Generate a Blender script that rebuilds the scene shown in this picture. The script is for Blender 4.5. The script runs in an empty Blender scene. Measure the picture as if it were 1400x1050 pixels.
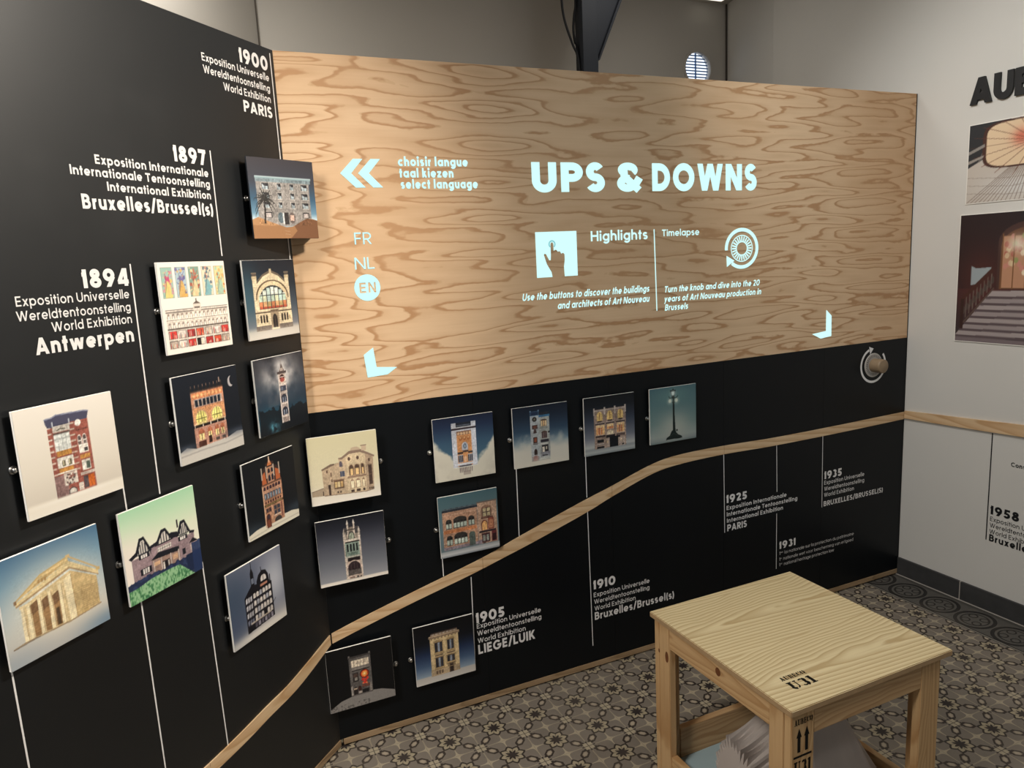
import bpy, bmesh, math, random
import numpy as np
from mathutils import Vector, Matrix

C = bpy.context.scene.collection
PI = math.pi
W, H, ZP = 2.956, 2.4355, 1.2655        # back panel: width, height, lower edge of the plywood

# ------------------------------------------------------------------ camera, world, lights, exposure
F_PX = 990.83                           # focal length in pixels of a 1400 px wide frame
yaw, pitch, roll = 0.4166004, -0.1674393, -0.05043055
fw = Vector((math.sin(yaw)*math.cos(pitch), math.cos(yaw)*math.cos(pitch), math.sin(pitch)))
rt = Vector((math.cos(yaw), -math.sin(yaw), 0)); up = rt.cross(fw)
rt2 = math.cos(roll)*rt + math.sin(roll)*up; up2 = -math.sin(roll)*rt + math.cos(roll)*up
cam = bpy.data.cameras.new('camera'); cam.sensor_width = 36; cam.lens = F_PX/1400*36
cam.clip_start = 0.02
camo = bpy.data.objects.new('camera', cam); C.objects.link(camo)
m = Matrix((rt2, up2, -fw)).transposed().to_4x4(); m.translation = (-0.3434, -2.5087, 1.7431)
camo.matrix_world = m
bpy.context.scene.camera = camo

world = bpy.data.worlds.new('room_light'); bpy.context.scene.world = world
world.use_nodes = True
bg = world.node_tree.nodes['Background']
bg.inputs[0].default_value = (0.90, 0.96, 1.0, 1); bg.inputs[1].default_value = 0.20

def lamp(name, kind, loc, target, energy, color, size=0.1, angle=60, blend=0.6, size_y=None):
    l = bpy.data.lights.new(name, kind); l.energy = energy; l.color = color
    if kind == 'SPOT':
        l.spot_size = math.radians(angle); l.spot_blend = blend; l.shadow_soft_size = size
    elif kind == 'AREA':
        l.size = size
        if size_y: l.shape = 'RECTANGLE'; l.size_y = size_y
    else:
        l.shadow_soft_size = size
    o = bpy.data.objects.new(name, l); C.objects.link(o); o.location = loc
    d = Vector(target) - Vector(loc)
    o.rotation_euler = d.to_track_quat('-Z', 'Y').to_euler()
    return o
WARM = (1.0, 0.91, 0.79)
lamp('track_spot_corner', 'SPOT', (1.40, -1.75, 3.22), (-0.66, -0.50, 1.55), 395, WARM, 0.12, 68, 1.0)
o = lamp('ceiling_lamp_left', 'AREA', (-1.7, -1.9, 3.2), (-1.0, -0.9, 1.2), 46, (1.0, 0.94, 0.87), 0.6); o.data.spread = math.radians(110)
lamp('ceiling_lamp_right', 'SPOT', (1.7, -1.7, 3.25), (1.35, -1.05, 0), 62, (1.0, 0.96, 0.90), 0.15, 44, 1.0)
lamp('fill_light_rear', 'AREA', (-0.30, 0.55, 3.28), (-0.2, 0.85, 0), 19, (1.0, 0.94, 0.86), 0.5)  # added unseen fill, lights only the walls behind the partition
lamp('fill_light_corner', 'AREA', (1.95, 0.55, 3.28), (2.1, 0.8, 0), 3.5, (1.0, 0.96, 0.91), 0.5)  # second added fill, lifts the right end of the back wall
lamp('fill_spot_right', 'SPOT', (1.15, -0.55, 3.25), (2.96, -0.62, 1.70), 118, (1.0, 0.98, 0.95), 0.12, 84, 1.0)  # unseen spot added to brighten the right wall, only grazing the plywood
o = lamp('fill_light_front', 'AREA', (2.1, -2.9, 3.28), (2.7, -1.7, 0.6), 9, (1.0, 0.98, 0.95), 0.4)  # added fill from the front right, brightens the right wall
lamp('projector_light', 'SPOT', (1.4, -2.9, 3.1), (1.6, 0, 1.80), 52, (0.60, 0.84, 1.0), 0.05, 46, 0.7)

vs = bpy.context.scene.view_settings
bpy.context.scene.display_settings.display_device = 'sRGB'
vs.view_transform = 'Standard'; vs.look = 'None'; vs.gamma = 1; vs.exposure = 0.0; vs.use_curve_mapping = False

# ------------------------------------------------------------------ colour and materials
def lin(v):
    v = v/255.0
    return v/12.92 if v <= 0.04045 else ((v+0.055)/1.055)**2.4
def hx(s):
    return tuple(lin(int(s[i:i+2], 16)) for i in (0, 2, 4))
def rgba(s): return hx(s) + (1.0,)

class NT:
    """small expression builder on a node tree"""
    def __init__(s, name):
        s.mat = bpy.data.materials.new(name); s.mat.use_nodes = True
        s.t = s.mat.node_tree; s.n = s.t.nodes; s.l = s.t.links
        s.bsdf = s.n['Principled BSDF']
    def val(s, node_in, v):
        if isinstance(v, E): s.l.new(v.s, node_in)
        else: node_in.default_value = v
    def math(s, op, a, b=None, c=None, clamp=False):
        nd = s.n.new('ShaderNodeMath'); nd.operation = op; nd.use_clamp = clamp
        s.val(nd.inputs[0], a)
        if b is not None: s.val(nd.inputs[1], b)
        if c is not None: s.val(nd.inputs[2], c)
        return E(s, nd.outputs[0])
    def coord(s):
        tc = s.n.new('ShaderNodeTexCoord'); sp = s.n.new('ShaderNodeSeparateXYZ')
        s.l.new(tc.outputs['Object'], sp.inputs[0])
        return [E(s, sp.outputs[i]) for i in range(3)]
    def vec(s, x, y, z):
        nd = s.n.new('ShaderNodeCombineXYZ')
        for i, v in enumerate((x, y, z)): s.val(nd.inputs[i], v)
        return nd.outputs[0]
    def noise(s, vec, scale=1.0, detail=2.0, rough=0.5):
        nd = s.n.new('ShaderNodeTexNoise'); s.l.new(vec, nd.inputs['Vector'])
        nd.inputs['Scale'].default_value = scale; nd.inputs['Detail'].default_value = detail
        nd.inputs['Roughness'].default_value = rough
        return E(s, nd.outputs[0])
    def mix(s, f, a, b):
        nd = s.n.new('ShaderNodeMix'); nd.data_type = 'RGBA'
        s.val(nd.inputs[0], f)
        for i, v in ((6, a), (7, b)):
            if isinstance(v, str): nd.inputs[i].default_value = rgba(v)
            else: s.l.new(v, nd.inputs[i])
        return nd.outputs[2]
    def step(s, e, lo, hi):
        nd = s.n.new('ShaderNodeMapRange'); nd.interpolation_type = 'SMOOTHSTEP'
        s.val(nd.inputs[0], e); nd.inputs[1].default_value = lo; nd.inputs[2].default_value = hi
        nd.inputs[3].default_value = 0; nd.inputs[4].default_value = 1
        return E(s, nd.outputs[0])
    def base(s, col): s.l.new(col, s.bsdf.inputs['Base Color'])
    def bump(s, e, strength=0.2, dist=0.002):
        nd = s.n.new('ShaderNodeBump'); nd.inputs['Strength'].default_value = strength
        nd.inputs['Distance'].default_value = dist
        s.l.new(e.s, nd.inputs['Height']); s.l.new(nd.outputs[0], s.bsdf.inputs['Normal'])
    def fin(s, rough=0.5, spec=0.5, metal=0.0):
        s.bsdf.inputs['Roughness'].default_value = rough
        s.bsdf.inputs['Specular IOR Level'].default_value = spec
        s.bsdf.inputs['Metallic'].default_value = metal
        return s.mat
class E:
    def __init__(s, nt, sock): s.nt = nt; s.s = sock
    def __add__(a, b): return a.nt.math('ADD', a, b)
    def __sub__(a, b): return a.nt.math('SUBTRACT', a, b)
    def __mul__(a, b): return a.nt.math('MULTIPLY', a, b)
    def __truediv__(a, b): return a.nt.math('DIVIDE', a, b)
    def fract(a): return a.nt.math('FRACT', a)
    def abs(a): return a.nt.math('ABSOLUTE', a)
    def lt(a, b): return a.nt.math('LESS_THAN', a, b)
    def gt(a, b): return a.nt.math('GREATER_THAN', a, b)
    def max(a, b): return a.nt.math('MAXIMUM', a, b)
    def min(a, b): return a.nt.math('MINIMUM', a, b)
    def sqrt(a): return a.nt.math('SQRT', a)
    def sin(a): return a.nt.math('SINE', a)
    def cos(a): return a.nt.math('COSINE', a)
    def round(a): return a.nt.math('ROUND', a)

def plain(name, col, rough=0.5, spec=0.5, metal=0.0, var=0.0, scale=8.0):
    """one colour with a faint procedural mottling"""
    t = NT(name)
    if var > 0:
        x, y, z = t.coord(); n = t.noise(t.vec(x, y, z), scale, 4)
        c = hx(col)
        a = t.n.new('ShaderNodeMix'); a.data_type = 'RGBA'
        t.l.new(n.s, a.inputs[0])
        a.inputs[6].default_value = tuple(v*(1-var) for v in c)+(1,)
        a.inputs[7].default_value = tuple(min(1, v*(1+var)) for v in c)+(1,)
        t.base(a.outputs[2])
    else:
        t.bsdf.inputs['Base Color'].default_value = rgba(col)
    return t.fin(rough, spec, metal)

def wood(name, light, dark, along=0, across=2, period=0.22, amp=7.0, fx=1.8, radius=0.36, drift=2.2, rough=0.5, seed=0.0, fine=0.25, tint=None, detail=1.5, sharp=0.72, wobble=2.4, soft=0.55):
    """rotary cut veneer: rings of a bumpy log unrolled along 'across'"""
    t = NT(name); p = t.coord(); a, c = p[along], p[across]
    o = p[3-along-across]
    th = c*(2*PI/period)
    wob = t.noise(t.vec(a*2.0, c*1.1, o*2.0+seed), 1.0, 1.0)
    th = th + wob*wobble
    n = t.noise(t.vec(a*fx+seed, th.cos()*radius + c*0.9, th.sin()*radius+seed*1.7), 1.0, detail, 0.42)
    h = n*amp + c*drift
    fine_n = t.noise(t.vec(a*5.0, c*120.0, o*120.0), 1.0, 3.0, 0.6)
    jag = t.noise(t.vec(a*16.0, c*34.0, o*34.0), 1.0, 2.0, 0.6)
    f = (h + fine_n*0.10 + jag*0.35).fract()
    line = t.step(f, sharp-0.20, sharp) * (t.step(f, sharp+0.06, 1.0)*(-1.0)+1.0)
    band = (t.step(f, 0.15, sharp)*soft).max(line)
    col = t.mix(band, light, dark)
    streak = t.step(fine_n, 0.35, 0.75)
    col2 = t.mix(streak*fine, col, dark)
    if tint:
        b = t.step(t.noise(t.vec(a*1.2, c*2.5, o+seed), 1.0, 2.0), 0.35, 0.7)
        col2 = t.mix(b*0.35, col2, tint)
    t.base(col2)
    t.bump(fine_n, 0.08, 0.001)
    return t.fin(rough, 0.35)

M = {}
M['ply'] = wood('plywood_veneer', 'dcbb96', 'b58a62', 0, 2, 0.128, 8.5, 1.7, 0.27, 2.0, 0.55, 3.1, 0.10, 'c99f74', 1.2, 0.86, 0.8, 0.28)
def plain_sawn(name, light, dark, along, across, pitch, K, taper, off=0.0):
    """boards cut flat through tapering logs: arches on the axis, straight lines beside it"""
    t = NT(name); p = t.coord(); a, c, o = p[along], p[across], p[3-along-across]
    n1 = t.noise(t.vec(a*3.0+off, c*5.0, o*5.0), 1.0, 2.0); n2 = t.noise(t.vec(a*9.0, c*30.0, o*30.0+off), 1.0, 2.0)
    u = ((c + n1*0.05 + off)/pitch).fract() - 0.5; u = u*pitch
    h = ((u*u + 0.0007).sqrt() - a*taper)*K + n1*2.6 + n2*0.35
    f = h.fract(); band = (t.step(f, 0.1, 0.8)*0.5).max(t.step(f, 0.5, 0.85)*0.8) * (t.step(f, 0.84, 1.0)*(-1.0)+1.0)
    g = t.noise(t.vec(a*4.0, c*160.0, o*160.0), 1.0, 2.0)
    col = t.mix(band, light, dark); col = t.mix(t.step(g, 0.4, 0.75)*0.25, col, dark)
    t.base(col); t.bump(g, 0.06, 0.001); return t.fin(0.5, 0.35)
M['ply_top'] = plain_sawn('pine_ply_top', 'decfa6', 'b0976a', 0, 1, 0.31, 72.0, 0.05, 0.01)
M['pine_v'] = plain_sawn('pine_upright', 'c9a679', 'a98052', 2, 0, 0.11, 85.0, 0.03, 0.3)
M['pine_y'] = plain_sawn('pine_rail_deep', 'c9a679', 'a98052', 1, 2, 0.10, 85.0, 0.05, 0.17)
M['pine_x'] = plain_sawn('pine_rail_wide', 'c6a47a', 'a57e54', 0, 2, 0.10, 85.0, 0.05, 0.62)
M['strip'] = plain_sawn('oiled_pine_strip', 'dabc95', 'bd9468', 0, 2, 0.13, 42.0, 0.10, 0.05)
M['batten'] = plain_sawn('base_batten_pine', 'a58b6c', '836a4c', 0, 2, 0.1, 80.0, 0.05, 0.4)
M['ply_edge'] = plain('plywood_edge', 'a98c68', 0.7, 0.3, 0, 0.15, 60)

def black_board(name, spec):
    t = NT(name); x, y, z = t.coord()
    n = t.noise(t.vec(x, y, z), 3.0, 4); sm = t.step(t.noise(t.vec(x, y, z), 2.2, 6, 0.65), 0.5, 0.75)
    t.base(t.mix(n, '0b0e11', '0e1114'))
    r = sm*0.07 + 0.40
    t.l.new(r.s, t.bsdf.inputs['Roughness'])
    t.bsdf.inputs['Specular IOR Level'].default_value = spec
    return t.mat
M['black'] = black_board('satin_black_laminate_dimmed', 0.22); M['black_satin'] = black_board('satin_black_laminate', 0.62)  # one laminate; specular lowered for the back board to dim its reflections
M['vinyl'] = plain('white_vinyl', 'e6e4e2', 0.5, 0.4)
M['vinyl_dark'] = plain('black_vinyl', '17181a', 0.5, 0.4)
M['white_edge'] = plain('white_foam_edge', 'e9e6df', 0.6, 0.3)
M['spacer'] = plain('black_spacer', '0b0b0c', 0.7, 0.2)
M['steel'] = plain('brushed_steel', 'b9b6b1', 0.28, 0.5, 1.0)
M['plaster_wall'] = plain('white_wall_paint', 'd3d1cb', 0.85, 0.2, 0, 0.03, 3)
M['grey_wall'] = plain('grey_wall_paint', 'b9b5ad', 0.9, 0.2, 0, 0.03, 2)
M['ceiling'] = plain('ceiling_paint', 'c9c6c0', 0.9, 0.2)
M['seam'] = plain('seam_shadow_gap', '55504a', 0.9, 0.1)
M['iron'] = plain('blue_black_iron_paint', '23272e', 0.55, 0.35, 0, 0.15, 6)
M['cable'] = plain('black_rubber_cable', '0c0c0e', 0.6, 0.3)
M['slate'] = plain('slate_skirting', '3c3c3c', 0.6, 0.35, 0, 0.35, 18)
M['grout'] = plain('pale_grout', 'a8a29a', 0.9, 0.2)
M['stencil'] = plain('black_stencil_paint', '15130f', 0.8, 0.2)
M['knot'] = plain('pine_knot', '6d4226', 0.6, 0.3, 0, 0.3, 40)
M['plaster_cast'] = plain('white_plaster', 'b6aca5', 0.85, 0.25, 0, 0.06, 14)
M['blue_board'] = plain('pale_blue_board', '9fb3b8', 0.7, 0.3)
M['knob_wood'] = plain('knob_beech', '8f7a60', 0.5, 0.4, 0, 0.12, 30)
M['dial'] = plain('dial_white', 'b5afa8', 0.6, 0.3)
M['slat_blue'] = plain('blue_louvre_slat', '5f84b8', 0.6, 0.3)

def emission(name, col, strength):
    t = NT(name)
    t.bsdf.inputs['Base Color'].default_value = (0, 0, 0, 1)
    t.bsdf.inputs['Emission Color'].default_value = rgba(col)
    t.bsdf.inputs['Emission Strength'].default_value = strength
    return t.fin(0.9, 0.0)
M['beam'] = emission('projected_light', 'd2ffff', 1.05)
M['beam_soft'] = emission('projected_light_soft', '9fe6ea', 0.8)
M['daylight'] = emission('daylight_sky', 'e4efff', 1.5)
M['tube'] = emission('lamp_tube', 'fff6e6', 1.2)

def floor_material():
    t = NT('cement_tiles'); x, y, z = t.coord()
    px = (x-0.192)/0.1763; py = (y+0.168)/0.1729
    qx = px - px.round(); qy = py - py.round()
    ax, ay = qx.abs(), qy.abs()
    r = (ax*ax+ay*ay).sqrt()
    th = t.math('ARCTAN2', ay, ax)*(4/PI)
    tri = (th - th.round()).abs()*2.0
    n = t.noise(t.vec(x, y, z), 9.0, 5, 0.6); n2 = t.noise(t.vec(x, y, z), 1.6, 3, 0.6)
    base = t.mix(n, '6d665d', '877e72')
    # pale web between the pads
    web = ((ax*(-1.0)+0.5)*ay).lt(0.0017) * r.gt(0.27)
    web = web.max(ay.lt(0.010)*r.gt(0.27)).max((ax-0.5).abs().lt(0.010)*(ay.lt(0.38)))
    web2 = ((ay*(-1.0)+0.5)*ax).lt(0.0017) * r.gt(0.27)
    web2 = web2.max((ay-0.5).abs().lt(0.010)*(ax.lt(0.38))).max(ax.lt(0.008)*r.gt(0.27))
    col = t.mix(web.max(web2)*0.75, base, 'b3a78e')
    # linked ovals on the diagonals
    s = (ax+ay)*0.7071; d = (ax-ay)*0.7071
    ov = ((s-0.440)/0.168).abs(); dd = (d/0.088).abs(); ov = (ov*1.05 + dd*0.52).max(dd*1.02)
    col = t.mix(ov.lt(1.0), col, '372f2a')
    col = t.mix(ov.lt(0.57), col, '8d8272')
    col = t.mix(ov.lt(0.40), col, 'a89c88')
    # star flower
    ro = tri*(-0.075)+0.268
    col = t.mix((r-ro).lt(0.026), col, '332c28')
    col = t.mix((r-ro).lt(-0.024), col, 'a3987f')
    ri = tri*(-0.085)+0.158
    col = t.mix(r.lt(ri), col, '2f2826')
    spoke = (tri*(-1.0)+1.0).lt(0.16)*r.gt(0.06)*(r-ro).lt(-0.0)
    col = t.mix(spoke*0.55, col, '4b433c')
    # small quartered square with a fringe
    bx = ax*(-1.0)+0.5; by = ay*(-1.0)+0.5
    mx = bx.max(by); mn = bx.min(by)
    fr = ((mn*14.0+0.25).fract()).lt(0.45)
    col = t.mix(mx.lt(0.150)*mx.gt(0.098)*fr*mn.lt(0.1), col, '332c28')
    col = t.mix(mx.lt(0.098), col, 'aca189')
    col = t.mix(mx.lt(0.098)*mn.lt(0.010), col, '6f675b')
    # border along the right wall
    b = x.gt(2.718)
    my = (y+0.161)/0.173; my = (my - my.round())*0.173; ex = (x-2.826)
    el = ((ex/0.088)*(ex/0.088) + (my/0.078)*(my/0.078)).sqrt()
    bc = t.mix(n, '4f4d49', '5f5c56')
    bc = t.mix((el-0.97).abs().lt(0.10), bc, '2a2826')
    bc = t.mix((el-0.70).abs().lt(0.045), bc, '2f2d2a')
    lobe = ((((ex.abs()-0.028)/0.021)*((ex.abs()-0.028)/0.021) + ((my.abs()-0.026)/0.019)*((my.abs()-0.026)/0.019)) - 0.8).abs()
    bc = t.mix(lobe.lt(0.3), bc, '2d2b28')
    bc = t.mix((x-2.735).abs().lt(0.003), bc, '2a2826')
    bc = t.mix((x-2.728).abs().lt(0.002), bc, '8a8478')
    bc = t.mix(x.gt(2.925), bc, '4a4843')
    col = t.mix(b, col, bc)
    # tile joints and wear
    jx = ((px+0.5).fract()-0.5).abs(); jy = ((py+0.5).fract()-0.5).abs()
    wear = t.step(n2, 0.42, 0.72)
    col = t.mix(wear*0.16, col, '8b8173')
    gx = ((px).fract()-0.5).abs().lt(0.004); gy = ((py).fract()-0.5).abs().lt(0.004)
    col = t.mix(gx.max(gy)*0.4, col, '2c2926')
    t.base(col)
    t.bump(n, 0.06, 0.001)
    return t.fin(0.62, 0.35)
M['floor'] = floor_material()

def print_mat():
    t = NT('printed_photo')
    a = t.n.new('ShaderNodeAttribute'); a.attribute_name = 'ink'; a.attribute_type = 'GEOMETRY'
    t.base(a.outputs['Color'])
    return t.fin(0.5, 0.3)
M['print'] = print_mat()

# ------------------------------------------------------------------ mesh helpers
def link_mesh(name, bm, mats, parent=None, loc=(0, 0, 0), rz=0.0, smooth=False):
    me = bpy.data.meshes.new(name)
    bm.normal_update(); bm.to_mesh(me); bm.free()
    for mm in (mats if isinstance(mats, (list, tuple)) else [mats]): me.materials.append(mm)
    if smooth:
        for p in me.polygons: p.use_smooth = True
    o = bpy.data.objects.new(name, me); C.objects.link(o)
    o.location = loc; o.rotation_euler = (0, 0, rz)
    if parent: o.parent = parent
    return o
def thing(name, label, cat, loc=(0, 0, 0), rz=0.0, group=None):
    o = bpy.data.objects.new(name, None); o.empty_display_size = 0.05
    C.objects.link(o); o.location = loc; o.rotation_euler = (0, 0, rz)
    o['label'] = label; o['category'] = cat
    if group: o['group'] = group
    return o
def tag(o, label, cat, group=None):
    o['label'] = label; o['category'] = cat
    if group: o['group'] = group
    return o
def struct(o): o['kind'] = 'structure'; return o
def box(bm, x0, x1, y0, y1, z0, z1, mi=0):
    v = [bm.verts.new(p) for p in ((x0,y0,z0),(x1,y0,z0),(x1,y1,z0),(x0,y1,z0),(x0,y0,z1),(x1,y0,z1),(x1,y1,z1),(x0,y1,z1))]
    for f in ((0,3,2,1),(4,5,6,7),(0,1,5,4),(1,2,6,5),(2,3,7,6),(3,0,4,7)):
        bm.faces.new([v[i] for i in f]).material_index = mi
    return v
def prism(bm, pts, y0, y1, mi=0):
    """pts: outline in the x,z plane, counter clockwise as seen from -y; y0 is the front"""
    a = [bm.verts.new((p[0], y0, p[1])) for p in pts]; b = [bm.verts.new((p[0], y1, p[1])) for p in pts]
    bm.faces.new(a).material_index = mi; bm.faces.new(b[::-1]).material_index = mi
    n = len(pts)
    for i in range(n):
        bm.faces.new((a[i], b[i], b[(i+1) % n], a[(i+1) % n])).material_index = mi
def prism_z(bm, pts, z0, z1, mi=0):
    a = [bm.verts.new((p[0], p[1], z0)) for p in pts]; b = [bm.verts.new((p[0], p[1], z1)) for p in pts]
    bm.faces.new(a[::-1]).material_index = mi; bm.faces.new(b).material_index = mi
    n = len(pts)
    for i in range(n):
        bm.faces.new((a[i], a[(i+1) % n], b[(i+1) % n], b[i])).material_index = mi
def flat(bm, polys, y):
    """strokes that cross lie a hair apart, pieces of one stroke share a layer"""
    k = 0; last = None
    for p in polys:
        if last is None or math.dist(p[0], last[1]) > 1e-7: k = (k+1) % 5
        last = p
        c = sum(p[i][0]*p[(i+1) % len(p)][1]-p[(i+1) % len(p)][0]*p[i][1] for i in range(len(p)))
        bm.faces.new([bm.verts.new((q[0], y-k*5e-5, q[1])) for q in (p if c > 0 else p[::-1])])
def one_box(name, dims, mat, parent=None, bevel=0.0, loc=(0, 0, 0), rz=0.0):
    bm = bmesh.new(); box(bm, *dims)
    if bevel: bmesh.ops.bevel(bm, geom=bm.edges[:], offset=bevel, segments=2, affect='EDGES', profile=0.6)
    return link_mesh(name, bm, mat, parent, loc, rz)
def lathe(bm, prof, seg=24, axis='y', c=(0, 0, 0), mi=0):
    """prof: (radius, height along axis)"""
    rings = []
    for r, h in prof:
        ring = []
        for k in range(seg):
            a = 2*PI*k/seg; p, q = r*math.cos(a), r*math.sin(a)
            co = (p, h, q) if axis == 'y' else (p, q, h)
            ring.append(bm.verts.new((c[0]+co[0], c[1]+co[1], c[2]+co[2])))
        rings.append(ring)
    for a, b in zip(rings[:-1], rings[1:]):
        for k in range(seg):
            bm.faces.new((a[k], a[(k+1) % seg], b[(k+1) % seg], b[k])).material_index = mi
    bm.faces.new(rings[0]).material_index = mi; bm.faces.new(rings[-1][::-1]).material_index = mi
    bmesh.ops.recalc_face_normals(bm, faces=bm.faces[:])
def tube(bm, pts, r, seg=10):
    pts = [Vector(p) for p in pts]; rings = []
    for i, p in enumerate(pts):
        d = (pts[min(i+1, len(pts)-1)] - pts[max(i-1, 0)]).normalized()
        u = d.cross(Vector((0.3, 1, 0.1))).normalized(); v = d.cross(u)
        rings.append([bm.verts.new(p + r*(math.cos(2*PI*k/seg)*u + math.sin(2*PI*k/seg)*v)) for k in range(seg)])
    for a, b in zip(rings[:-1], rings[1:]):
        for k in range(seg): bm.faces.new((a[k], a[(k+1) % seg], b[(k+1) % seg], b[k]))
    bm.faces.new(rings[0][::-1]); bm.faces.new(rings[-1])
    bmesh.ops.recalc_face_normals(bm, faces=bm.faces[:])
def catmull(p, n=8):
    p = [p[0]]+list(p)+[p[-1]]; out = []
    for i in range(1, len(p)-2):
        for k in range(n):
            t = k/n
            out.append(tuple(0.5*(2*b+(c-a)*t+(2*a-5*b+4*c-d)*t*t+(3*b-a-3*c+d)*t**3) for a, b, c, d in zip(p[i-1], p[i], p[i+1], p[i+2])))
    out.append(tuple(p[-2])); return out

# ------------------------------------------------------------------ lettering: a geometric sans drawn with strokes
def arc(cx, cy, rx, ry, a0, a1, n=None):
    n = n or max(6, int(abs(a1-a0)/11))
    return [(cx+rx*math.cos(math.radians(a0+(a1-a0)*k/n)), cy+ry*math.sin(math.radians(a0+(a1-a0)*k/n))) for k in range(n+1)]
def stroke(pts, w):
    """quads of a thick polyline with mitred joins"""
    closed = math.dist(pts[0], pts[-1]) < 1e-6
    n = len(pts); L = []; Rr = []
    for i in range(n):
        if closed: a, b = pts[(i-1) % (n-1)], pts[(i+1) % (n-1)]
        else: a, b = pts[max(i-1, 0)], pts[min(i+1, n-1)]
        p = pts[i]
        d1 = (p[0]-a[0], p[1]-a[1]); d2 = (b[0]-p[0], b[1]-p[1])
        if math.hypot(*d1) < 1e-9: d1 = d2
        if math.hypot(*d2) < 1e-9: d2 = d1
        l1, l2 = math.hypot(*d1), math.hypot(*d2)
        n1 = (-d1[1]/l1, d1[0]/l1); n2 = (-d2[1]/l2, d2[0]/l2)
        mx, my = n1[0]+n2[0], n1[1]+n2[1]; q = mx*mx+my*my
        if q < 0.3: mx, my, q = n2[0]*1.4, n2[1]*1.4, 1.96
        k = w/q
        L.append((p[0]+mx*k, p[1]+my*k)); Rr.append((p[0]-mx*k, p[1]-my*k))
    return [[Rr[i], Rr[i+1], L[i+1], L[i]] for i in range(n-1)]
def diag(x0, y0, x1, y1, w):
    """slanted stroke cut level at both ends, x at its centre line"""
    k = w/2*math.hypot(x1-x0, y1-y0)/abs(y1-y0)
    if y0 > y1: x0, y0, x1, y1 = x1, y1, x0, y0
    return [[(x0-k, y0), (x0+k, y0), (x1+k, y1), (x1-k, y1)]]
def disc(cx, cy, r, n=20, ry=None):
    return [arc(cx, cy, r, ry or r, 0, 360, n)[:-1]]
def glyph(ch, w):
    h = w/2; CP, X, A, D = 0.7, 0.5, 0.735, -0.2
    S = lambda *p: stroke(list(p), w)
    P = lambda p: stroke(p, w)
    O = P(arc(.26, .25, .26-h, .26-h, 0, 360, 30))
    hw = h*1.08
    if ch == 'o': return O, .52
    if ch == 'a': return O+S((.52-h, 0), (.52-h, X)), .52
    if ch == 'd': return O+S((.52-h, 0), (.52-h, A)), .52
    if ch == 'b': return O+S((h, 0), (h, A)), .52
    if ch == 'p': return O+S((h, D), (h, X)), .52
    if ch == 'q': return O+S((.52-h, D), (.52-h, X)), .52
    if ch == 'g': return O+P([(.52-h, X), (.52-h, .02)]+arc(.26, .02, .26-h, .22-h, 0, -150)), .52
    if ch == 'c': return P(arc(.26, .25, .26-h, .26-h, 45, 315)), .45
    if ch == 'e': return P(arc(.26, .25, .26-h, .26-h, 0, 318)) + S((h, .25-w*.1), (.52-h*.4, .25-w*.1)), .52
    if ch == 'f': return P([(.12, 0), (.12, A-.15)]+arc(.27, A-.15, .15, .15-h, 180, 95)) + S((0, X-h), (.27, X-h)), .28
    if ch == 'h': return S((h, 0), (h, A)) + P([(.46-h, 0), (.46-h, .27)]+arc(.23, .27, .23-h, .24-h, 0, 180)), .46
    if ch == 'n': return S((h, 0), (h, X)) + P([(.46-h, 0), (.46-h, .27)]+arc(.23, .27, .23-h, .24-h, 0, 180)), .46
    if ch == 'm':
        return S((h, 0), (h, X)) + P([(.41-h, 0), (.41-h, .29)]+arc(.205, .29, .205-h, .22-h, 0, 180)) + P([(.82-w-h, 0), (.82-w-h, .29)]+arc(.615-w, .29, .205-h, .22-h, 0, 180)), .82-w
    if ch == 'r': return S((h, 0), (h, X)) + P(arc(.23, .27, .23-h, .24-h, 180, 82)), .27
    if ch == 'u': return P([(h, X), (h, .23)]+arc(.23, .23, .23-h, .24-h, 180, 360)+[(.46-h, X)]) + S((.46-h, 0), (.46-h, X)), .46
    if ch == 'i': return S((h, 0), (h, X)) + disc(h, .62+h*.3, w*.62), w
    if ch == 'l': return S((h, 0), (h, A)), w
    if ch == 'k': return S((h, 0), (h, A)) + diag(h*1.2, .17, .38-h, X, w) + diag(.20, .27, .42-h*.8, 0, w), .44
    if ch == 's':
        a = (.52-w)/4; return P(arc(.19, .25+a, .19-h, a, 32, 270)+arc(.19, .25-a, .19-h, a, 88, -148)), .38
    if ch == 't': return S((.13, 0), (.13, .66)) + S((0, X-h), (.27, X-h)), .27
    if ch == 'v': return diag(hw, X, .23, 0, w)+diag(.23, 0, .46-hw, X, w), .46
    if ch == 'w': return diag(hw, X, .21, 0, w)+diag(.21, 0, .37, X, w)+diag(.37, X, .53, 0, w)+diag(.53, 0, .74-hw, X, w), .74
    if ch == 'x': return diag(hw, 0, .44-hw, X, w)+diag(hw, X, .44-hw, 0, w), .44
    if ch == 'y': return diag(hw, X, .24, 0, w)+diag(.14, D, .46-hw, X, w), .46
    if ch == 'z': return S((0, X-h), (.4, X-h))+S((0, h), (.4, h))+diag(hw*1.3, w*.8, .4-hw*1.3, X-w*.8, w), .4
    if ch == 'A': return diag(hw, 0, .32, CP, w)+diag(.32, CP, .64-hw, 0, w)+S((.13, .2), (.51, .2)), .64
    if ch == 'B':
        m = .365; c1, q1 = (CP-h+m)/2, (CP-h-m)/2; c2, q2 = (m+h)/2, (m-h)/2; t1 = w*.8
        ln = lambda z, x: stroke([(h, z), (x, z)], w)
        return S((h, 0), (h, CP)) + ln(CP-h, .25) + stroke([(h, m), (.27, m)], t1) + ln(h, .27) + P(arc(.25, c1, .20-h, q1, 90, -90)) + P(arc(.27, c2, .22-h, q2, 90, -90)), .49
    if ch == 'C': return P(arc(.36, .35, .36-h, .36-h, 42, 318)), .62
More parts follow.
